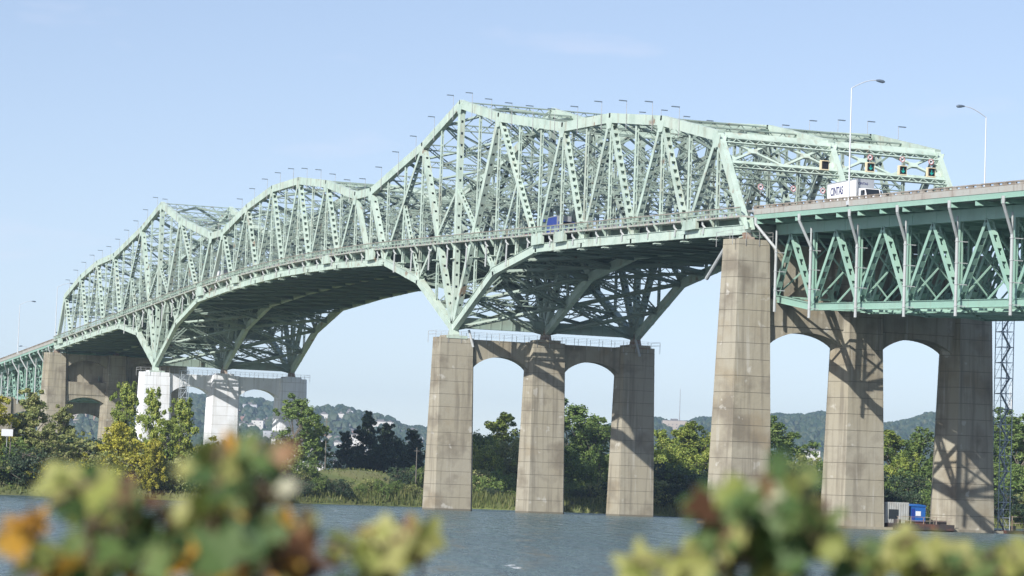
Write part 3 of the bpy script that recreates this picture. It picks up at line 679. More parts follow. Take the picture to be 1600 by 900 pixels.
def car(label, loc, pm, h=1.5):
    t = thing('car', label, 'car', loc)
    m = MB(); m.prism([V((-2.2, -.85, .35)), V((2.2, -.85, .35)), V((2.25, -.85, .8)), V((1.1, -.85, 1.0)), V((-2.2, -.85, 1.05))], (0, 1.7, 0)); b = m.build('body', pm, t)
    m = MB(); m.prism([V((-2.0, -.75, 1.0)), V((1.15, -.75, 1.0)), V((.4, -.75, h)), V((-1.6, -.75, h))], (0, 1.5, 0)); m.build('cabin_glass', DARK, b)
    m = MB(); m.prism([V((-1.55, -.74, h)), V((.38, -.74, h)), V((.3, -.74, h+.05)), V((-1.5, -.74, h+.05))], (0, 1.48, 0)); m.build('roof', pm, b)
    wheels(t, (-1.4, 1.4), -.8, .8, .32)
car('dark red car just left of the blue truck behind the railing', (20, 6.5, deckz(20)+.05), REDP, 1.75)
car('silver car in the roadway ahead of the blue truck', (58, 4.4, deckz(58)+.05), SILV, 1.6)

# ------------------------------------------------------------------ stair tower, barge, mast
st = thing('stair_tower', 'thin steel scaffold stair tower standing against the far side of the tallest pier', 'stair tower', (118, 39.9, 0))
for zz in range(14):
    m = MB(); z0 = zz*2.2; 
    for x in (-.9, .9):
        for y in (0, 1.9): m.box(x-.05, x+.05, y-.05, y+.05, z0, z0+2.2)
        m.beam((x, 0, z0+2.2), (x, 1.9, z0+2.2), .08, .08); m.beam((x, 0, z0+1.2), (x, 1.9, z0+1.2), .04, .04)
    for y in (0, 1.9): m.beam((-.9, y, z0+2.2), (.9, y, z0+2.2), .08, .08, (0, 0, 1)); m.beam((-.9, y, z0), (.9, y, z0+2.2), .04, .04)
    m.build('scaffold_frame', STEELB, st)
    m = MB(); a, b = (0.3, 1.6) if zz % 2 else (1.6, .3); m.beam((.4, a, z0+.05), (.4, b, z0+2.15), .5, .07, (1, 0, 0)); m.beam((.75, a, z0+1.0), (.75, b, z0+3.1), .04, .05, (1, 0, 0))
    m.box(-.7, .7, b-.3, b+.3, z0+2.12, z0+2.18); m.build('stair_flight', STEELB, st)
c_ = dup(st, (-22*P+3.3, 5.6, 0), label='thin bluish scaffold tower beside the near column of the white pier')
bg_ = thing('work_barge', 'low dark work barge moored between the two right piers', 'barge', (0, 0, 0))
BX = 118
m = MB(); m.prism([V((BX-15, 21.6, .15)), V((BX-14, 21.6, -.6)), V((BX+3, 21.6, -.6)), V((BX+4.6, 21.6, .15)), V((BX+4.6, 21.6, .95)), V((BX-15, 21.6, .95))], (0, 9.2, 0)); m.build('hull', HULL, bg_)
m = MB()
for y in range(22, 31, 2): m.box(BX+4.4, BX+4.5, y-.04, y+.04, .95, 1.9)
for dz in (1.4, 1.9): m.beam((BX+4.45, 21.8, dz), (BX+4.45, 30.6, dz), .06, .06)
m.build('railing', BEAR, bg_)
m = MB(); m.cyl((BX+3.2, 22.6, .96), (BX+3.2, 22.6, 1.5), .5, k=12); m.build('capstan', HULL, bg_); m = MB(); m.box(BX+2.8, BX+3.8, 24, 27, .952, 1.3); m.build('hatch', HULL, bg_); m = MB(); m.box(BX+2.8, BX+3.8, 28.5, 30, .952, 1.5); m.build('locker', HULL, bg_)
ct = thing('shipping_container', 'grey ribbed container standing on the barge', 'container', (BX-.8, 23.0, .95)); m = MB()
m.box(-3, 3, -1.9, 1.9, 0, 2.9); m.build('shell', CONT, ct); m = MB()
for i in range(10): y = -1.8+i*.37; m.box(3.0, 3.06, y, y+.18, .1, 2.8)
for i in range(16): x = -2.9+i*.37; m.box(x, x+.18, -1.96, -1.9, .1, 2.8)
m.build('ribs', CONT, ct)
m = MB(); m.box(3.0, 3.1, -1.3, .2, .6, 1.9); m.build('window', DARK, ct)
tb = thing('portable_cabin', 'small bright blue cabin beside the container on the barge', 'cabin', (BX+.6, 26.6, .95)); m = MB()
m.box(-1.1, 1.1, -1.2, 1.2, 0, 2.4); w_ = m.build('walls', BLUEP, tb)
m = MB(); m.prism([V((-1.2, -1.3, 2.4)), V((-1.2, 1.3, 2.4)), V((-1.2, 1.1, 2.6)), V((-1.2, 0, 2.75)), V((-1.2, -1.1, 2.6))], (2.4, 0, 0)); m.build('roof', BLUEP, tb)
m = MB(); m.box(1.1, 1.14, -.35, .45, 1.1, 1.75); m.build('panel', SIGNW, tb)
m = MB(); m.box(1.1, 1.13, -1.0, -.5, .05, 2.1); m.build('door', VANB, tb)
pt = thing('floating_platform', 'small railed floating platform with a brown drum right of the far column', 'platform', (119, 42.8, 0)); m = MB()
m.box(-2, 3, -2.6, 3.6, -.3, .45); m.build('float', HULL, pt); m = MB()
for y in (-2.4, .4, 3.4): m.box(2.85, 2.95, y-.05, y+.05, .45, 2.5)
for dz in (1.5, 2.4): m.beam((2.9, -2.4, dz), (2.9, 3.4, dz), .08, .08)
m.build('railing', BEAR, pt)
m = MB(); m.cyl((2.0, .9, .45), (2.0, .9, 2.0), .75, k=16); m.build('drum', BEAR, pt)
m = MB(); m.cyl((1.5, -1.4, .45), (1.5, -1.4, 1.1), .4, k=12); m.build('bollard', BLACK, pt)


# ------------------------------------------------------------------ terrain, water
def ptd(px, D, z=None, dy=0):
    """ground point seen in direction of photo column px at distance D from the river-bank viewpoint"""
    d = fw+rt*((px-800)/FPX); d = V((d.x, d.y, 0)).normalized(); return V((CAMP.x+d.x*D, CAMP.y+d.y*D, 0 if z is None else z))
SH = [(-2600, 520), (-600, 500), (0, 492), (330, 505), (480, 560), (700, 590), (860, 585), (1060, 562), (1300, 560), (1600, 575), (2400, 620), (4200, 700)]
def shd(px):
    for (a, da), (b, db) in zip(SH, SH[1:]):
        if a <= px <= b: return da+(db-da)*(px-a)/(b-a)
    return SH[0][1] if px < 0 else SH[-1][1]
HP = [(-2600, 60), (-900, 95), (0, 122), (110, 135), (230, 150), (380, 146), (430, 142), (520, 134), (600, 126), (660, 112), (740, 100), (820, 98), (900, 108), (1020, 138), (1060, 133), (1110, 143), (1200, 143), (1250, 149), (1290, 152), (1380, 140), (1420, 147), (1460, 156), (1600, 150), (2000, 120), (4200, 60)]
def hillh(px):
    for (a, da), (b, db) in zip(HP, HP[1:]):
        if a <= px <= b: g = (px-a)/(b-a); g = g*g*(3-2*g); return da+(db-da)*g
    return 60
def levee(px, d):
    """low bank: d metres inland from the water's edge"""
    h = 2.0*min(1, d/6) + .8*min(1, max(0, d-6)/30)
    b = max(0, 1-abs(px-560)/260)**.7 if abs(px-560) < 260 else 0
    h += 4.6*b*min(1, max(0, d-10)/26)
    return h+.5*noise.noise(V((px*.02, d*.06, 1.3)))*min(1, d/5)
def hgt(px, D):
    s0 = shd(px); d = D-s0
    if d < 0: return -1.2
    h = levee(px, d)
    if D > 1400:
        H = hillh(px); f1 = min(1, max(0, (D-2600)/(4600-2600))); f1 = f1*f1*(3-2*f1)
        h = h*(1-f1)+H*.93*f1
        h += (noise.noise(V((px*.008, D*.0012, .3)))*14+noise.noise(V((px*.04, D*.006, 5)))*4.5)*f1*(1 if D < 4700 else .6)
        if D > 5600: h -= (D-5600)*.02
    return h
pxs = [-2600+i*24 for i in range(int(6800/24)+1)]
Ds = [0]*0
ring_d = [-3, 0, .8, 2, 4, 7, 11, 16, 24, 34, 48, 70, 110, 170, 260, 400, 600, 900]
fard = [1700, 2200, 2600, 2800, 3000, 3200, 3400, 3600, 3800, 4000, 4200, 4400, 4600, 4800, 5200, 6000, 9000, 20000]
vs = []; fs = []
for px in pxs:
    s0 = shd(px)
    for D in [s0+r for r in ring_d]+fard: p = ptd(px, D); vs.append((p.x, p.y, hgt(px, D)))
nn_ = len(ring_d)+len(fard)
for i in range(len(pxs)-1):
    for j in range(nn_-1): fs.append((i*nn_+j, (i+1)*nn_+j, (i+1)*nn_+j+1, i*nn_+j+1))
gm = mat('bank_grass_ground', (.14, .17, .045), .95, spots=[((.16, .16, .06), .12, .4, .6, 1), ((.035, .05, .02), .05, .45, .6, .8)])
# far slopes read as forest with pale clearings
gn = gm.node_tree; b_ = gn.nodes['Principled BSDF']; src = b_.inputs['Base Color'].links[0].from_socket
ge = gn.nodes.new('ShaderNodeNewGeometry'); sx = gn.nodes.new('ShaderNodeSeparateXYZ'); gn.links.new(ge.outputs['Position'], sx.inputs[0])
mr = gn.nodes.new('ShaderNodeMapRange'); mr.inputs[1].default_value = -900; mr.inputs[2].default_value = -1500; gn.links.new(sx.outputs[0], mr.inputs[0])
vo = gn.nodes.new('ShaderNodeTexVoronoi'); vo.inputs['Scale'].default_value = .055; gn.links.new(ge.outputs['Position'], vo.inputs['Vector'])
r_ = gn.nodes.new('ShaderNodeValToRGB'); r_.color_ramp.elements[0].color = (.05, .075, .03, 1); r_.color_ramp.elements[1].color = (.02, .04, .02, 1); r_.color_ramp.elements[1].position = .8
gn.links.new(vo.outputs['Distance'], r_.inputs[0]); mxx = gn.nodes.new('ShaderNodeMixRGB'); gn.links.new(mr.outputs[0], mxx.inputs[0]); gn.links.new(src, mxx.inputs[1]); gn.links.new(r_.outputs[0], mxx.inputs[2]); gn.links.new(mxx.outputs[0], b_.inputs['Base Color'])
me = bpy.data.meshes.new('terrain'); me.from_pydata(vs, [], fs); me.materials.append(gm); me.polygons.foreach_set('use_smooth', [True]*len(fs)); me.update()
ter = bpy.data.objects.new('terrain', me); COL.objects.link(ter); ter['kind'] = 'structure'
# near bank under the viewpoint
m = MB(); n = 40
def nb(x, y):
    p = V((x, y, 0)); d = (p-V((CAMP.x, CAMP.y, 0))).dot(V((fw.x, fw.y, 0)).normalized()); return 1.05 - max(0, d-6)*.22+.1*noise.noise(V((x*.3, y*.3, 0)))
fh = V((fw.x, fw.y, 0)).normalized(); rh = V((fh.y, -fh.x, 0))
g_ = []
for i in range(n+1):
    for j in range(n+1):
        p = V((CAMP.x, CAMP.y, 0))+rh*(-60+120*i/n)+fh*(-40+65*j/n); g_.append((p.x, p.y, nb(p.x, p.y)))
m.v = g_; m.f = [(i*(n+1)+j, (i+1)*(n+1)+j, (i+1)*(n+1)+j+1, i*(n+1)+j+1) for i in range(n) for j in range(n)]; m.mi = [0]*len(m.f)
m.build('near_bank', mat('near_bank_soil', (.09, .085, .045), .95, spots=[((.05, .07, .02), 1.5, .4, .6, 1)]), None, 'structure', True)
# river
wm = bpy.data.materials.new('river_water'); wm.use_nodes = True; n = wm.node_tree; b = n.nodes['Principled BSDF']
b.inputs['Roughness'].default_value = .16; b.inputs['IOR'].default_value = 1.33
ge = n.nodes.new('ShaderNodeNewGeometry')
VA = math.atan2(fw.y, fw.x)
def wn(sc, det, along=1, ang=0, rough=.5):
    """noise with crests across the wind: 'along' stretches it in one direction"""
    mp_ = n.nodes.new('ShaderNodeMapping'); mp_.vector_type = 'TEXTURE'; mp_.inputs['Scale'].default_value = (along, 1, 1); mp_.inputs['Rotation'].default_value = (0, 0, VA+ang); n.links.new(ge.outputs['Position'], mp_.inputs[0])
    t = n.nodes.new('ShaderNodeTexNoise'); t.inputs['Scale'].default_value = sc; t.inputs['Detail'].default_value = det; t.inputs['Roughness'].default_value = rough; n.links.new(mp_.outputs[0], t.inputs['Vector']); return t.outputs['Fac']
A_ = wn(.45, 7, 6, .05, .62); B_ = wn(1.6, 4, 4, -.15, .6); C_ = wn(.6, 6, 9, .03, .65)
ad = n.nodes.new('ShaderNodeMath'); ad.operation = 'MULTIPLY_ADD'; ad.inputs[1].default_value = .3; n.links.new(B_, ad.inputs[0]); n.links.new(A_, ad.inputs[2])
bp = n.nodes.new('ShaderNodeBump'); bp.inputs['Strength'].default_value = 1; bp.inputs['Distance'].default_value = 2.4; n.links.new(ad.outputs[0], bp.inputs['Height']); n.links.new(bp.outputs[0], b.inputs['Normal'])
cr = n.nodes.new('ShaderNodeValToRGB'); cr.color_ramp.elements[0].position = .35; cr.color_ramp.elements[1].position = .65; cr.color_ramp.elements[0].color = (.035, .07, .07, 1); cr.color_ramp.elements[1].color = (.13, .18, .165, 1)  # ripple brightness put into the base colour as pale and dark streaks
Wd = wn(.012, 3, 2.5)
wa = n.nodes.new('ShaderNodeMath'); wa.operation = 'MULTIPLY_ADD'; wa.inputs[1].default_value = .55; wa.inputs[2].default_value = -.27; n.links.new(Wd, wa.inputs[0]); wb_ = n.nodes.new('ShaderNodeMath'); wb_.operation = 'ADD'; n.links.new(C_, wb_.inputs[0]); n.links.new(wa.outputs[0], wb_.inputs[1])
n.links.new(wb_.outputs[0], cr.inputs[0])
# small whitecaps
D_ = wn(.35, 4, 5)
rr_ = n.nodes.new('ShaderNodeMapRange'); rr_.inputs[1].default_value = .35; rr_.inputs[2].default_value = .65; rr_.inputs[3].default_value = .12; rr_.inputs[4].default_value = .38; n.links.new(C_, rr_.inputs[0]); n.links.new(rr_.outputs[0], b.inputs['Roughness']); fo = n.nodes.new('ShaderNodeMapRange'); fo.inputs[1].default_value = .72; fo.inputs[2].default_value = .74; n.links.new(D_, fo.inputs[0])
mx_ = n.nodes.new('ShaderNodeMixRGB'); n.links.new(fo.outputs[0], mx_.inputs[0]); n.links.new(cr.outputs[0], mx_.inputs[1]); mx_.inputs[2].default_value = (.7, .72, .72, 1); n.links.new(mx_.outputs[0], b.inputs['Base Color'])
me = bpy.data.meshes.new('river'); me.from_pydata([(-4000, -6000, 0), (4000, -6000, 0), (4000, 6000, 0), (-4000, 6000, 0)], [], [(0, 1, 2, 3)]); me.materials.append(wm)
o = bpy.data.objects.new('river', me); COL.objects.link(o); o['kind'] = 'structure'

# ------------------------------------------------------------------ trees
def leafcloud(mb, vals, centers, nper, size, rng, flat=.5):
    for c, r in centers:
        base = rng.random()*.6
        for _ in range(nper):
            while 1:
                d = V((rng.uniform(-1, 1), rng.uniform(-1, 1), rng.uniform(-1, 1)))
                if .05 < d.length < 1: break
            p = c+d*r; s_ = size*rng.uniform(.6, 1.3)
            nrm = (d.normalized()*.6+V((rng.gauss(0, .5), rng.gauss(0, .5), rng.gauss(.35, .5)))).normalized()
            a = nrm.orthogonal().normalized(); a.rotate(Matrix.Rotation(rng.uniform(0, 6.28), 3, nrm)); bb = nrm.cross(a)
            o_ = len(mb.v); mb.v += [tuple(p-a*s_*.5), tuple(p+bb*s_*.34), tuple(p+a*s_*.55), tuple(p-bb*s_*.34)]; mb.f.append((o_, o_+1, o_+2, o_+3)); mb.mi.append(0); vals.append(min(1, max(0, base+rng.uniform(-.1, .5))))
def make_tree(name, label, cat, kind, H, Rr, seed, leafk, trunk=True, dens=1.0, leaf=.42):
    rng = random.Random(seed); t = thing(name, label, cat)
    tm = MB(); pts = [V((0, 0, 0))]; k = 7
    for i in range(1, k+1): pts.append(V((rng.gauss(0, .02*H), rng.gauss(0, .02*H), H*.9*i/k)))
    r0 = H*.018
    for i in range(k): tm.cyl(pts[i], pts[i+1], r0*(1-i/k)+.03, r0*(1-(i+1)/k)+.03, 7)
    cs = []
    nb_ = int((26 if kind != 'shrub' else 16)*dens)
    for i in range(nb_):
        f = (i+rng.random())/nb_
        if kind == 'poplar': z = H*(.18+.8*f); rad = Rr*(math.sin(math.pi*min(1, (.10+.9*f)))**.6)*rng.uniform(.35, 1); cr_ = Rr*.34
        elif kind == 'conifer': z = H*(.08+.88*f); rad = Rr*(1-f)**.8*rng.uniform(.4, 1); cr_ = Rr*(.20+.22*(1-f))
        elif kind == 'shrub': z = H*(.15+.7*f); rad = Rr*math.sqrt(max(.05, 1-(f*1.05-.1)**2))*rng.uniform(.2, 1); cr_ = Rr*.36
        else: z = H*(.22+.72*f); rad = Rr*math.sqrt(max(.02, 1-(2*f-.85)**2*.75))*rng.uniform(.3, 1); cr_ = Rr*.32
        g = rng.uniform(0, 6.28)*1+i*2.4; c = V((rad*math.cos(g), rad*math.sin(g), z))
        j = min(k-1, max(0, int(z*.75/H/.9*k))); a = pts[j]
        tm.cyl(a, c, r0*.32+.01, .025, 5)
        cs.append((c, cr_*rng.uniform(.75, 1.25)))
        for q in range(3):
            c2 = c+V((rng.gauss(0, cr_*.9), rng.gauss(0, cr_*.9), rng.gauss(0, cr_*.7))); cs.append((c2, cr_*rng.uniform(.3, .6)))
            tm.cyl(c, c2, .04, .015, 4)
    # pointed leader
    if kind != 'shrub':
        for q in range(4): cs.append((pts[-1]+V((rng.gauss(0, .3), rng.gauss(0, .3), H*.03*q)), Rr*.14))
    tm.build('trunk', BARK, t)
    lm = MB(); vals = []; leafcloud(lm, vals, cs, int(62*dens if kind != 'shrub' else 40), leaf, rng); lm.build('crown', LF[leafk], t, v=vals)
    return t
protos = {}
def proto(key):
    if key in protos: return protos[key], False
    K = {'popA': ('tree', 'tree', 'poplar', 18, 3.6, 11, 'mid'), 'popB': ('tree', 'tree', 'poplar', 18, 4.4, 12, 'green'), 'popC': ('tree', 'tree', 'poplar', 18, 3.2, 13, 'olive'), 'popY': ('tree', 'tree', 'poplar', 15, 4.0, 14, 'yellow'),
         'brA': ('tree', 'tree', 'broad', 13, 6.0, 15, 'mid'), 'brB': ('tree', 'tree', 'broad', 13, 6.2, 16, 'green'), 'brD': ('tree', 'tree', 'broad', 12, 5.5, 17, 'dark'), 'brO': ('tree', 'tree', 'broad', 12, 5.6, 18, 'olive'),
         'coA': ('conifer', 'tree', 'conifer', 15, 4.2, 19, 'dark'), 'coB': ('conifer', 'tree', 'conifer', 15, 5.0, 20, 'dark'),
         'shA': ('shrub', 'shrub', 'shrub', 4, 3.2, 21, 'olive'), 'shG': ('shrub', 'shrub', 'shrub', 4, 3.0, 22, 'green'), 'shY': ('shrub', 'shrub', 'shrub', 4, 2.8, 23, 'yellow'), 'shD': ('shrub', 'shrub', 'shrub', 4, 3.2, 24, 'dark')}[key]
    t = make_tree(K[0], '', K[1], K[2], K[3], K[4], K[5], K[6], dens=1.25 if K[2] != 'shrub' else 1.3, leaf=.5 if K[2] != 'shrub' else .3); protos[key] = t; t['H'] = K[3]; return t, True
def plant(key, px, D, topy, label, group=None, base=None, wide=1.0):
    """stand a tree on the ground at column px, distance D, its top reaching photo row topy"""
    t, new = proto(key); hz = 749+px*.0354; g = hgt(px, D) if base is None else base; ztop = CAMP.z+(hz-topy)*D/FPX; s_ = (ztop-g+.3)/t['H']
    if not new: t = dup(t, (0, 0, 0))
    p = ptd(px, D, g-.3); t.location = p; t.scale = (s_*wide, s_*wide, s_); t.rotation_euler = (0, 0, (px*1.37) % 6.28); t['label'] = label
    if group: t['group'] = group
    elif 'group' in t: del t['group']
    return t
T_ = [
 ('popC', 60, 520, 618, 'tall olive tree in front of the left end pier, fullest one there', 1.35), ('popC', 108, 535, 640, 'olive tree just right of the fullest one at far left', 1.2), ('popY', -8, 515, 622, 'yellow green tree cut off by the left edge', 1.1),
 ('popC', 84, 505, 668, 'shorter grey green tree standing lowest in the far left clump', 1.5), ('brO', 130, 530, 690, 'round olive tree between the left clump and the yellow tree', 1.0),
 ('popA', 205, 540, 604, 'tall light green tree overlapping the left edge of the white pier', .75), ('popY', 190, 512, 664, 'bright yellow tree below the white pier', 1.05),
 ('popA', 246, 530, 612, 'slim yellow green tree in front of the near white column', .62), ('popA', 292, 530, 628, 'leaning yellow green tree between the white columns', .9), ('popA', 272, 520, 660, 'lower green tree in front of the white pier gap', 1.0),
 ('popY', 250, 505, 690, 'small yellow tree at the foot of the white pier', .9), ('brO', 322, 522, 700, 'olive tree right of the leaning one', .9),
 ('popB', 474, 640, 627, 'single dark green poplar right of the white pier', 1.25), ('popB', 505, 650, 668, 'lower green tree leaning on the single poplar', 1.2), ('brO', 445, 640, 690, 'round tree on the left foot of the single poplar', .8), ('brO', 400, 600, 715, 'low tree half hidden behind the foreground leaves', 1),
 ('coB', 553, 760, 676, 'squat dark conifer, leftmost of the dark row', 1.1), ('coA', 583, 770, 646, 'tallest dark conifer in the dark row', 1.0), ('coB', 610, 760, 664, 'dark tree right of the tallest conifer', 1.2), ('brD', 632, 765, 690, 'dark bushy tree low behind the dark row', 1.1), ('coB', 655, 740, 674, 'dark tree touching the left edge of the brown river pier', 1.1), ('brD', 598, 750, 700, 'low dark tree filling the middle of the dark row', 1.2), ('brD', 568, 745, 708, 'low dark tree under the leftmost conifer', 1),
 ('brB', 752, 690, 680, 'green tree at the left of the first river pier arch', .9), ('popA', 795, 700, 650, 'tall light green tree against the middle river column', 1.3), ('brA', 770, 670, 700, 'olive green tree under the first river arch', 1),
 ('brO', 815, 680, 690, 'tree hidden behind the middle river column', .9),
 ('popB', 905, 690, 637, 'tallest green tree under the second river arch', 1.5), ('popB', 935, 680, 664, 'green tree right of the tallest under the second river arch', 1.3), ('brB', 888, 660, 700, 'round green tree low under the second river arch', 1.1), ('brB', 945, 655, 710, 'round green tree touching the far river column', .9),
 ('popA', 1040, 660, 676, 'light green tree right of the far river column', 1.2), ('popA', 1084, 650, 664, 'tallest light green tree between the two brown piers', 1.5), ('brA', 1060, 640, 700, 'round light green tree between the two brown piers', 1.1), ('brA', 1105, 650, 690, 'light green tree against the left edge of the tallest pier', 1),
 ('brO', 1030, 630, 725, 'low olive tree at the foot of the far river column', .8),
 ('popB', 1222, 660, 664, 'green tree just right of the tallest near column', 1.3), ('brO', 1262, 650, 715, 'low tree behind the pale foreground leaves', .9), ('brD', 1275, 640, 735, 'dark low tree left of the middle right column', .8),
 ('popA', 1398, 640, 678, 'light green tree left under the right arch', 1.4), ('popB', 1440, 640, 680, 'green tree right under the right arch', 1.4), ('brA', 1420, 620, 720, 'round tree low under the right arch', .9),
 ('popB', 1578, 640, 654, 'large green tree behind the stair tower', 1.5), ('popB', 1606, 630, 668, 'green tree cut off by the right edge', 1.4), ('brB', 1560, 610, 700, 'round green tree right of the far right column', 1.0), ('brB', 1590, 600, 730, 'lower round tree at the right edge', 1.0), ('brB', 1500, 640, 700, 'tree hidden behind the far right column', 1.0), ('brB', 1340, 640, 700, 'tree hidden behind the middle right column', 1.0)]
for k_, px, D, ty, lab, wd in T_:
    plant(k_, px, D, ty, lab, base=None, wide=wd)
rng = random.Random(5); grp = 'shrubs along the far bank'
nsh = 0
for px in range(-60, 1680, 15):
    for row in range(2):
        q = px+rng.uniform(-8, 8); D = shd(q)+(5 if row == 0 else 20)+rng.uniform(0, 8)
        left = q < 340; bare = 480 < q < 1000
        if row == 0 and 600 < q < 1000 and rng.random() < .6: continue
        if bare and 500 < q < 640 and row == 1: continue
        key = rng.choice(['shA', 'shG', 'shY', 'shD', 'shA'] if left else (['shD', 'shD', 'shG', 'shA'] if row == 0 else ['shG', 'shA', 'shG', 'shD']))
        tall = rng.uniform(3.2, 6.0) if (left or q > 1010) else rng.uniform(2, 3.2)
        if row == 1: tall *= 1.4
        g = hgt(q, D); hz = 749+q*.0354; ty = hz-(g+tall-CAMP.z)*FPX/D
        plant(key, q, D, ty, 'bushy shrub on the far river bank among others like it', grp, wide=rng.uniform(.9, 1.4)); nsh += 1
# background belt of trees behind
for i, px in enumerate(range(-40, 1660, 34)):
    q = px+rng.uniform(-10, 10); D = 900+rng.uniform(-80, 200)
    if 500 < q < 560: continue
    plant(rng.choice(['brD', 'brB', 'brO', 'coB']), q, D, 749+q*.0354-rng.uniform(22, 42), 'tree in the blurred dark belt far behind the bank', 'trees in the belt behind the bank', wide=1.3)
# reeds and grass
rng = random.Random(9); m = MB(); vals = []
for i in range(26000):
    px = rng.uniform(-60, 1680); d = rng.uniform(.2, 16)**1.0 if rng.random() < .6 else rng.uniform(3, 45); D = shd(px)+d
    if px < 340 and rng.random() < .6: continue
    p = ptd(px, D, hgt(px, D)-.1); h = rng.uniform(.9, 1.7)*(1.2 if 590 < px < 850 else .8) if d < 14 else rng.uniform(.25, .6)
    a = V((rng.uniform(-1, 1), rng.uniform(-1, 1), 0)).normalized()*rng.uniform(.10, .2); tip = p+V((rng.gauss(0, .3), rng.gauss(0, .3), h)); o_ = len(m.v)
    m.v += [tuple(p-a), tuple(p+a), tuple(tip)]; m.f.append((o_, o_+1, o_+2)); m.mi.append(0); vals.append(rng.random())
LF['reed'] = leafmat('reed_blades', [(.08, .11, .03), (.15, .18, .05), (.25, .25, .10)])
m.build('reeds', LF['reed'], None, 'stuff', v=vals)
# posts on the bank
def pole(label, px, D, topy, r=.14):
    t = thing('utility_pole', label, 'pole'); p = ptd(px, D, hgt(px, D)-.3); t.location = p; z = CAMP.z+(749+px*.0354-topy)*D/FPX-p.z
    m = MB(); m.cyl((0, 0, 0), (0, 0, z), r, r*.6, 8); m.build('shaft', WOOD, t)
    m = MB(); m.box(-.05, .05, -.6, .6, z-.8, z-.7); m.build('crossarm', WOOD, t)
pole('slim utility pole right of the single green poplar', 519, 640, 655); pole('grey pole left of the brown river pier base', 661, 600, 700, .12); pole('dark pole among the trees at far left', 28, 505, 665, .14)
# road sign at far left
t = thing('road_sign', 'small white sign panel by the dark pole at far left', 'sign', ptd(22, 504, hgt(22, 504))); m = MB(); m.box(-.05, .05, -.05, .05, 0, 9.4); m.build('post', GALV, t); m = MB(); m.box(.05, .12, -1.0, 1.0, 8.2, 9.4); m.build('panel', SIGNW, t)
# radio mast
t = thing('radio_mast', 'slim radio mast rising above the trees near the right edge', 'mast', ptd(1583, 1500, 5)); H = CAMP.z+(805-600)*1500/FPX-5; m = MB()
for a in (0, 2.1, 4.2): m.cyl((1.2*math.cos(a), 1.2*math.sin(a), 0), (.3*math.cos(a), .3*math.sin(a), H*.92), .14, .1, 5)
for i in range(24): z = H*.92*i/24; r = 1.2-.9*i/24; m.beam((r, 0, z), (-r*.5, r*.8, z+2.2), .1, .1); m.beam((-r*.5, r*.8, z), (-r*.5, -r*.8, z+2.2), .1, .1)
m.build('lattice', GALV, t); m = MB()
for a in (0, 2.1, 4.2): m.box(math.cos(a)*.9-.2, math.cos(a)*.9+.2, math.sin(a)*.9-.2, math.sin(a)*.9+.2, H*.78, H*.86); m.cyl((math.cos(a)*.5, math.sin(a)*.5, H*.88), (math.cos(a)*.5, math.sin(a)*.5, H), .12, .08, 5)
m.build('antenna', SIGNW, t)

# ------------------------------------------------------------------ city on the hillside
BW = [mat('pale_plaster', (.62, .60, .57), .8), mat('tan_brick', (.42, .36, .30), .8), mat('red_brick', (.33, .20, .16), .8), mat('grey_block', (.45, .46, .48), .8)]
ROOFM = mat('roof_grey', (.16, .15, .15), .8); WINM = mat('window_glass', (.05, .06, .08), .2)
def building(label, px, D, w_, d_, h_, mi, z0=None, group=None, gable=False):
    g = (hgt(px, D) if z0 is None else z0)-2; t = thing('building', label, 'building', ptd(px, D, g), math.atan2(fw.y, fw.x), group)
    m = MB(); m.box(-d_/2, d_/2, -w_/2, w_/2, 0, h_+2); wl = m.build('wall', BW[mi], t)
    m = MB()
    if gable: m.prism([V((-d_/2-.3, -w_/2-.4, h_+2)), V((-d_/2-.3, w_/2+.4, h_+2)), V((-d_/2-.3, 0, h_+2+w_*.3))], (d_+.6, 0, 0))
    else: m.box(-d_/2-.2, d_/2+.2, -w_/2-.2, w_/2+.2, h_+2, h_+2.6); m.box(-d_*.2, d_*.2, -w_*.15, w_*.15, h_+2.6, h_+5)
    m.build('roof', ROOFM, t)
    fl_ = max(1, int(h_/4.2)); nw = max(2, int(w_/5.5))
    for i in range(fl_):
        for j in range(nw):
            m = MB(); y = -w_/2+w_*(j+.5)/nw; m.box(-d_/2-.12, -d_/2+.3, y-.6, y+.6, 3.4+i*4.2, 4.6+i*4.2); m.build('window', WINM, t)
rng = random.Random(31)
grp = 'houses scattered on the wooded hillside'
def ridge(px): return hillh(px)
bl = 0
for i in range(190):
    r = rng.random()
    if r < .55: px = rng.uniform(375, 665)
    elif r < .72: px = rng.uniform(20, 240)
    elif r < .86: px = rng.uniform(1000, 1130)
    else: px = rng.uniform(1240, 1620)
    D = rng.uniform(3000, 4350); big = rng.random() < .10
    if px > 1130: D = rng.uniform(2650, 2900)
    if px < 700: D = rng.uniform(2900, 4150)
    building('pale building among trees on the distant hillside', px, D, rng.uniform(7, 13) if not big else rng.uniform(20, 34), 12, rng.uniform(5, 8) if not big else rng.uniform(8, 15), rng.choice([0, 0, 0, 1, 2, 3]), None, grp, (not big) and rng.random() < .5)
building('white apartment block on the slope behind the white pier arch', 412, 3700, 15, 20, 13, 0)
building('lower white block stepping down left of the slope apartment block', 401, 3690, 12, 20, 8, 0)
building('large pale institution on the ridge right of the far river column', 1060, 4100, 34, 30, 20, 1, 100)
building('pale institution wing left of the one on the ridge', 1042, 4080, 16, 30, 14, 1, 98)
building('white apartment block seen left of the tallest dark conifer', 566, 3000, 22, 20, 20, 0, 42)
building('long low white warehouse beside the utility pole', 500, 1500, 12, 20, 13, 0, 3)
building('low white warehouse right of the utility pole', 537, 1550, 9, 20, 9, 0, 3)
building('white low building seen through the left end pier arch', 136, 1300, 7, 10, 12, 0, 0)
building('pale tower block left of the single poplar', 345, 2400, 18, 20, 24, 3, 8)
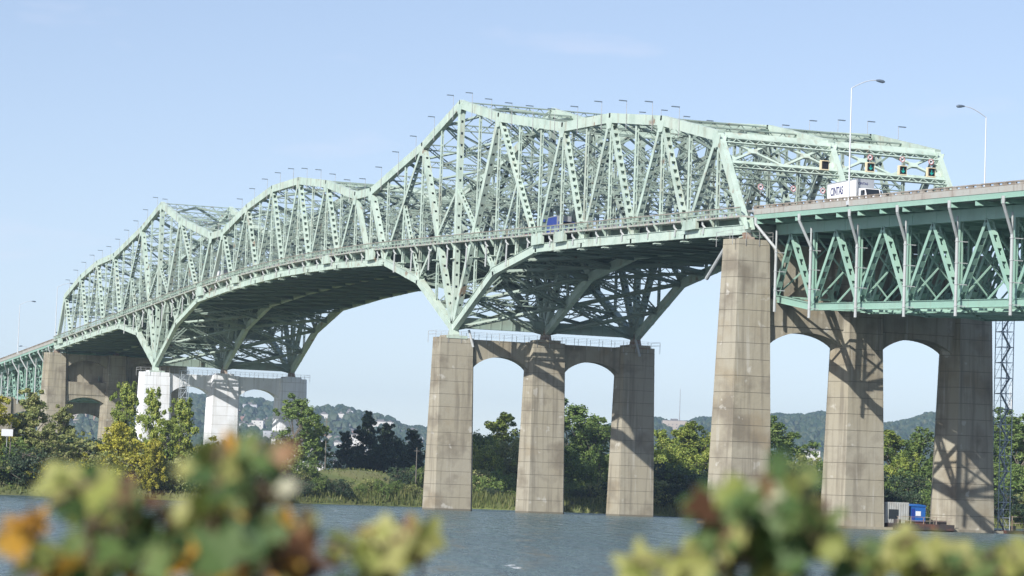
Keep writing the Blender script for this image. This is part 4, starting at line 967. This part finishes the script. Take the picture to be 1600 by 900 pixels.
for i, (px, wd, hh) in enumerate(((1232, 14, 18), (1262, 20, 22), (1276, 12, 32), (1249, 12, 12), (1208, 18, 12))): building(['low grey city block behind the pale foreground leaves', 'wide white city block left of the middle right column', 'tall white city block touching the middle right column', 'small pale city block under the wooded ridge', 'grey city block right of the tallest near column'][i], px, 2500, wd, 20, hh, [3, 0, 0, 0, 3][i], 20)
for i, (px, hh) in enumerate(((1068, 70), (388, 40))):
    t = thing('radio_mast', ['thin mast on the ridge right of the far river column', 'thin mast on the ridge behind the white pier'][i], 'mast', ptd(px, 4700, hillh(px)*.9)); m = MB(); m.cyl((0, 0, 0), (0, 0, hh), 1.0, .4, 6); m.build('shaft', GALV, t)
# forest canopy on the hills: crowns too many to count
rng = random.Random(77); m = MB(); vals = []
for i in range(15000):
    px = rng.uniform(-80, 1700); D = rng.uniform(2700, 4750); 
    if rng.random() < .3: D = rng.uniform(4450, 4750)
    g = hgt(px, D); p = ptd(px, D, g); r = rng.uniform(4, 8); vb = rng.random()
    # lumpy crown: squashed icosa-like cap
    o_ = len(m.v); k = 6; jit = [rng.uniform(.75, 1.2) for _ in range(13)]
    for j in range(k): a = j*6.283/k; m.v.append((p.x+r*jit[j]*math.cos(a), p.y+r*jit[j]*math.sin(a), p.z+r*.3))
    for j in range(k): a = (j+.5)*6.283/k; m.v.append((p.x+r*.65*jit[j+6]*math.cos(a), p.y+r*.65*jit[j+6]*math.sin(a), p.z+r*1.15*jit[j]))
    m.v.append((p.x, p.y, p.z+r*1.5))
    for j in range(k):
        q = (j+1) % k
        for f in ((o_+j, o_+q, o_+6+j), (o_+q, o_+6+q, o_+6+j), (o_+6+j, o_+6+q, o_+12)): m.f.append(f); m.mi.append(0); vals.append(min(1, vb*.7+rng.random()*.3))
LF['forest'] = leafmat('forest_canopy', [(.02, .045, .028), (.04, .07, .035), (.075, .09, .04)], transl=.1)
m.build('hill_forest', LF['forest'], None, 'stuff', v=vals)

# ------------------------------------------------------------------ foreground vines, out of focus
def leaf_shape(rng, s):
    """lobed vine leaf outline, slightly cupped: list of local points"""
    pts = []
    n = 22
    for i in range(n):
        a = 2*math.pi*i/n; lob = 1+.20*math.cos(5*a)+.05*math.cos(11*a); r = s*.5*lob*(1-.35*math.exp(-((a-math.pi)**2)*9)*-1*0)
        if abs(a-math.pi) < .3: r *= .55
        pts.append((r*math.cos(a), r*math.sin(a)))
    return pts
FL = [leafmat('vine_leaf_green', [(.045, .095, .03), (.09, .15, .045), (.15, .20, .07)], transl=.35), leafmat('vine_leaf_yellowgreen', [(.16, .20, .045), (.25, .27, .07), (.36, .35, .13)], transl=.35),
      leafmat('vine_leaf_orange', [(.42, .20, .03), (.55, .30, .04), (.50, .34, .08)], transl=.35), leafmat('vine_leaf_brown', [(.07, .035, .018), (.14, .065, .03), (.28, .17, .09)], transl=.25), leafmat('vine_leaf_pale', [(.34, .36, .22), (.42, .40, .28), (.55, .54, .42)], transl=.25)]
def at(px, py, d):
    r = fw+rt*((px-800)/FPX)+up*((450-py)/FPX); return CAMP+r*d
STEM = mat('vine_stem', (.13, .085, .05), .8)
def vine(label, blobs, seed, dist, mix, n=1.15):
    """blobs: (px, py, rx, ry) patches of leaves where the plant carries them"""
    rng = random.Random(seed); c0 = at(blobs[0][0], blobs[0][1], dist); g = 1.0
    t = thing('vine_plant', label, 'plant', (c0.x, c0.y, g)); org = V((c0.x, c0.y, g)); sm = MB()
    root = V((0, 0, 0)); mbs = [MB() for _ in FL]; vals = [[] for _ in FL]; leaves = 0
    for bx, by, rx, ry, mi_, cnt in blobs:
        cen = at(bx, by, dist+rng.uniform(-.2, .2))-org
        a = root+V((rng.gauss(0, .08), rng.gauss(0, .08), 0)); pr = a
        for i in range(1, 7): q = a.lerp(cen, i/6)+V((rng.gauss(0, .015), rng.gauss(0, .015), .04*math.sin(i/6*math.pi))); sm.cyl(pr, q, .008-.0007*i, .0073-.0007*i, 6); pr = q
        for j in range(int(cnt*n)):
            while 1:
                dx, dy = rng.uniform(-1, 1), rng.uniform(-1, 1)
                if dx*dx+dy*dy < 1: break
            p = at(bx+dx*rx*1.0, by+8+dy*ry*1.0, dist+rng.uniform(-.35, .35))-org
            s_ = rng.uniform(.026, .052) if rng.random() < .82 else rng.uniform(.07, .095)
            k = mi_ if (mi_ is not None and rng.random() < .6) else rng.choices(range(5), mix)[0]
            nrm = (V((.55, -.75, .45))+V((rng.gauss(0, .55), rng.gauss(0, .55), rng.gauss(0, .5)))).normalized(); aa = nrm.orthogonal().normalized(); aa.rotate(Matrix.Rotation(rng.uniform(0, 6.28), 3, nrm)); bb = nrm.cross(aa)
            sm.cyl(pr+V((rng.gauss(0, .01),)*3), p-aa*s_*.25, .0035, .002, 4)
            mb = mbs[k]; o_ = len(mb.v); mb.v.append(tuple(p-nrm*s_*.08)); L_ = leaf_shape(rng, s_)
            cup = rng.uniform(.05, .35)
            for x, y in L_: mb.v.append(tuple(p+aa*x+bb*y+nrm*(cup*(abs(y)*.9)-.2*x*x/s_)))
            vv = rng.random()
            for i in range(len(L_)): mb.f.append((o_, o_+1+i, o_+1+(i+1) % len(L_))); mb.mi.append(0); vals[k].append(min(1, max(0, vv+rng.uniform(-.12, .12))))
            leaves += 1
            if j % 4 == 0:   # side twig
                q1 = pr.lerp(p, .5)+V((rng.gauss(0, .02), rng.gauss(0, .02), -.02)); sm.cyl(pr, q1, .0045, .0035, 5); sm.cyl(q1, p, .0035, .002, 5)
    sm.build('stem', STEM, t)
    for k, nm in enumerate(('green_leaves', 'yellow_green_leaves', 'orange_leaves', 'brown_leaves', 'pale_leaves')):
        if mbs[k].f: mbs[k].build(nm, FL[k], t, v=vals[k], smooth=True)
vine('blurred vine sprig with one orange leaf cut off by the left edge', [(28, 826, 38, 22, 2, 10), (60, 865, 25, 20, 3, 2)], 1, 4.6, (1, 1, 4, 1, 0))
vine('blurred bushy vine with green and orange leaves at lower left', [(170, 845, 90, 70, 0, 26), (130, 760, 50, 25, 1, 8), (195, 752, 22, 20, 3, 4), (230, 860, 70, 50, 2, 10), (90, 885, 60, 30, 1, 10), (250, 800, 50, 40, 3, 7), (170, 800, 60, 30, None, 10)], 2, 4.6, (7, 6, .9, .8, .1))
vine('blurred tall vine of green and yellow leaves standing left of centre', [(345, 700, 30, 26, 1, 7), (415, 700, 34, 24, 1, 7), (375, 780, 80, 70, 0, 26), (448, 765, 18, 26, 4, 2), (465, 830, 20, 42, 3, 6), (390, 870, 100, 36, 2, 14), (340, 860, 70, 50, 0, 14), (300, 770, 30, 50, 1, 6), (420, 820, 40, 40, None, 8)], 3, 4.4, (6, 6, 1.6, .8, .15))
vine('blurred low vine sprig of pale green curled leaves at bottom centre', [(600, 850, 50, 26, 1, 12), (540, 850, 24, 24, 1, 6), (650, 850, 22, 34, 1, 8), (590, 890, 80, 20, 0, 12), (600, 830, 40, 14, 3, 3)], 4, 5.0, (5, 6, .6, 1, .2))
vine('blurred large vine with pale leaves in front of the tallest pier base', [(1215, 745, 40, 28, 1, 9), (1190, 800, 70, 50, 0, 24), (1150, 770, 40, 22, 1, 6), (1240, 830, 70, 50, 0, 20), (1150, 870, 90, 40, 0, 18), (1260, 770, 30, 40, None, 7), (1195, 775, 14, 10, 4, 3), (1110, 790, 34, 14, 3, 4), (1040, 880, 60, 18, 1, 14), (1210, 850, 90, 40, None, 14), (1130, 825, 40, 30, 1, 6)], 5, 4.7, (8, 6, 0, .5, .5))
vine('blurred strip of yellow green vine leaves along the bottom right corner', [(1370, 868, 55, 24, 1, 20), (1450, 870, 60, 22, 1, 20), (1540, 872, 60, 22, 0, 18), (1415, 846, 24, 14, 1, 7), (1585, 866, 30, 16, 1, 8), (1500, 870, 70, 20, None, 16), (1340, 885, 40, 18, 0, 10)], 6, 5.2, (5, 8, .1, .3, .2))

# ------------------------------------------------------------------ air
hz = MB(); hz.box(-6500, 1600, -3500, 6500, -6, 260); ho = hz.build('haze', [mat('haze_air', (1, 1, 1))], None, 'stuff')
hm = ho.data.materials[0]; n = hm.node_tree; n.nodes.clear(); oo = n.nodes.new('ShaderNodeOutputMaterial'); pv = n.nodes.new('ShaderNodeVolumePrincipled')
pv.inputs['Color'].default_value = (.60, .78, 1, 1); pv.inputs['Density'].default_value = .00010; pv.inputs['Anisotropy'].default_value = .2; n.links.new(pv.outputs[0], oo.inputs['Volume'])
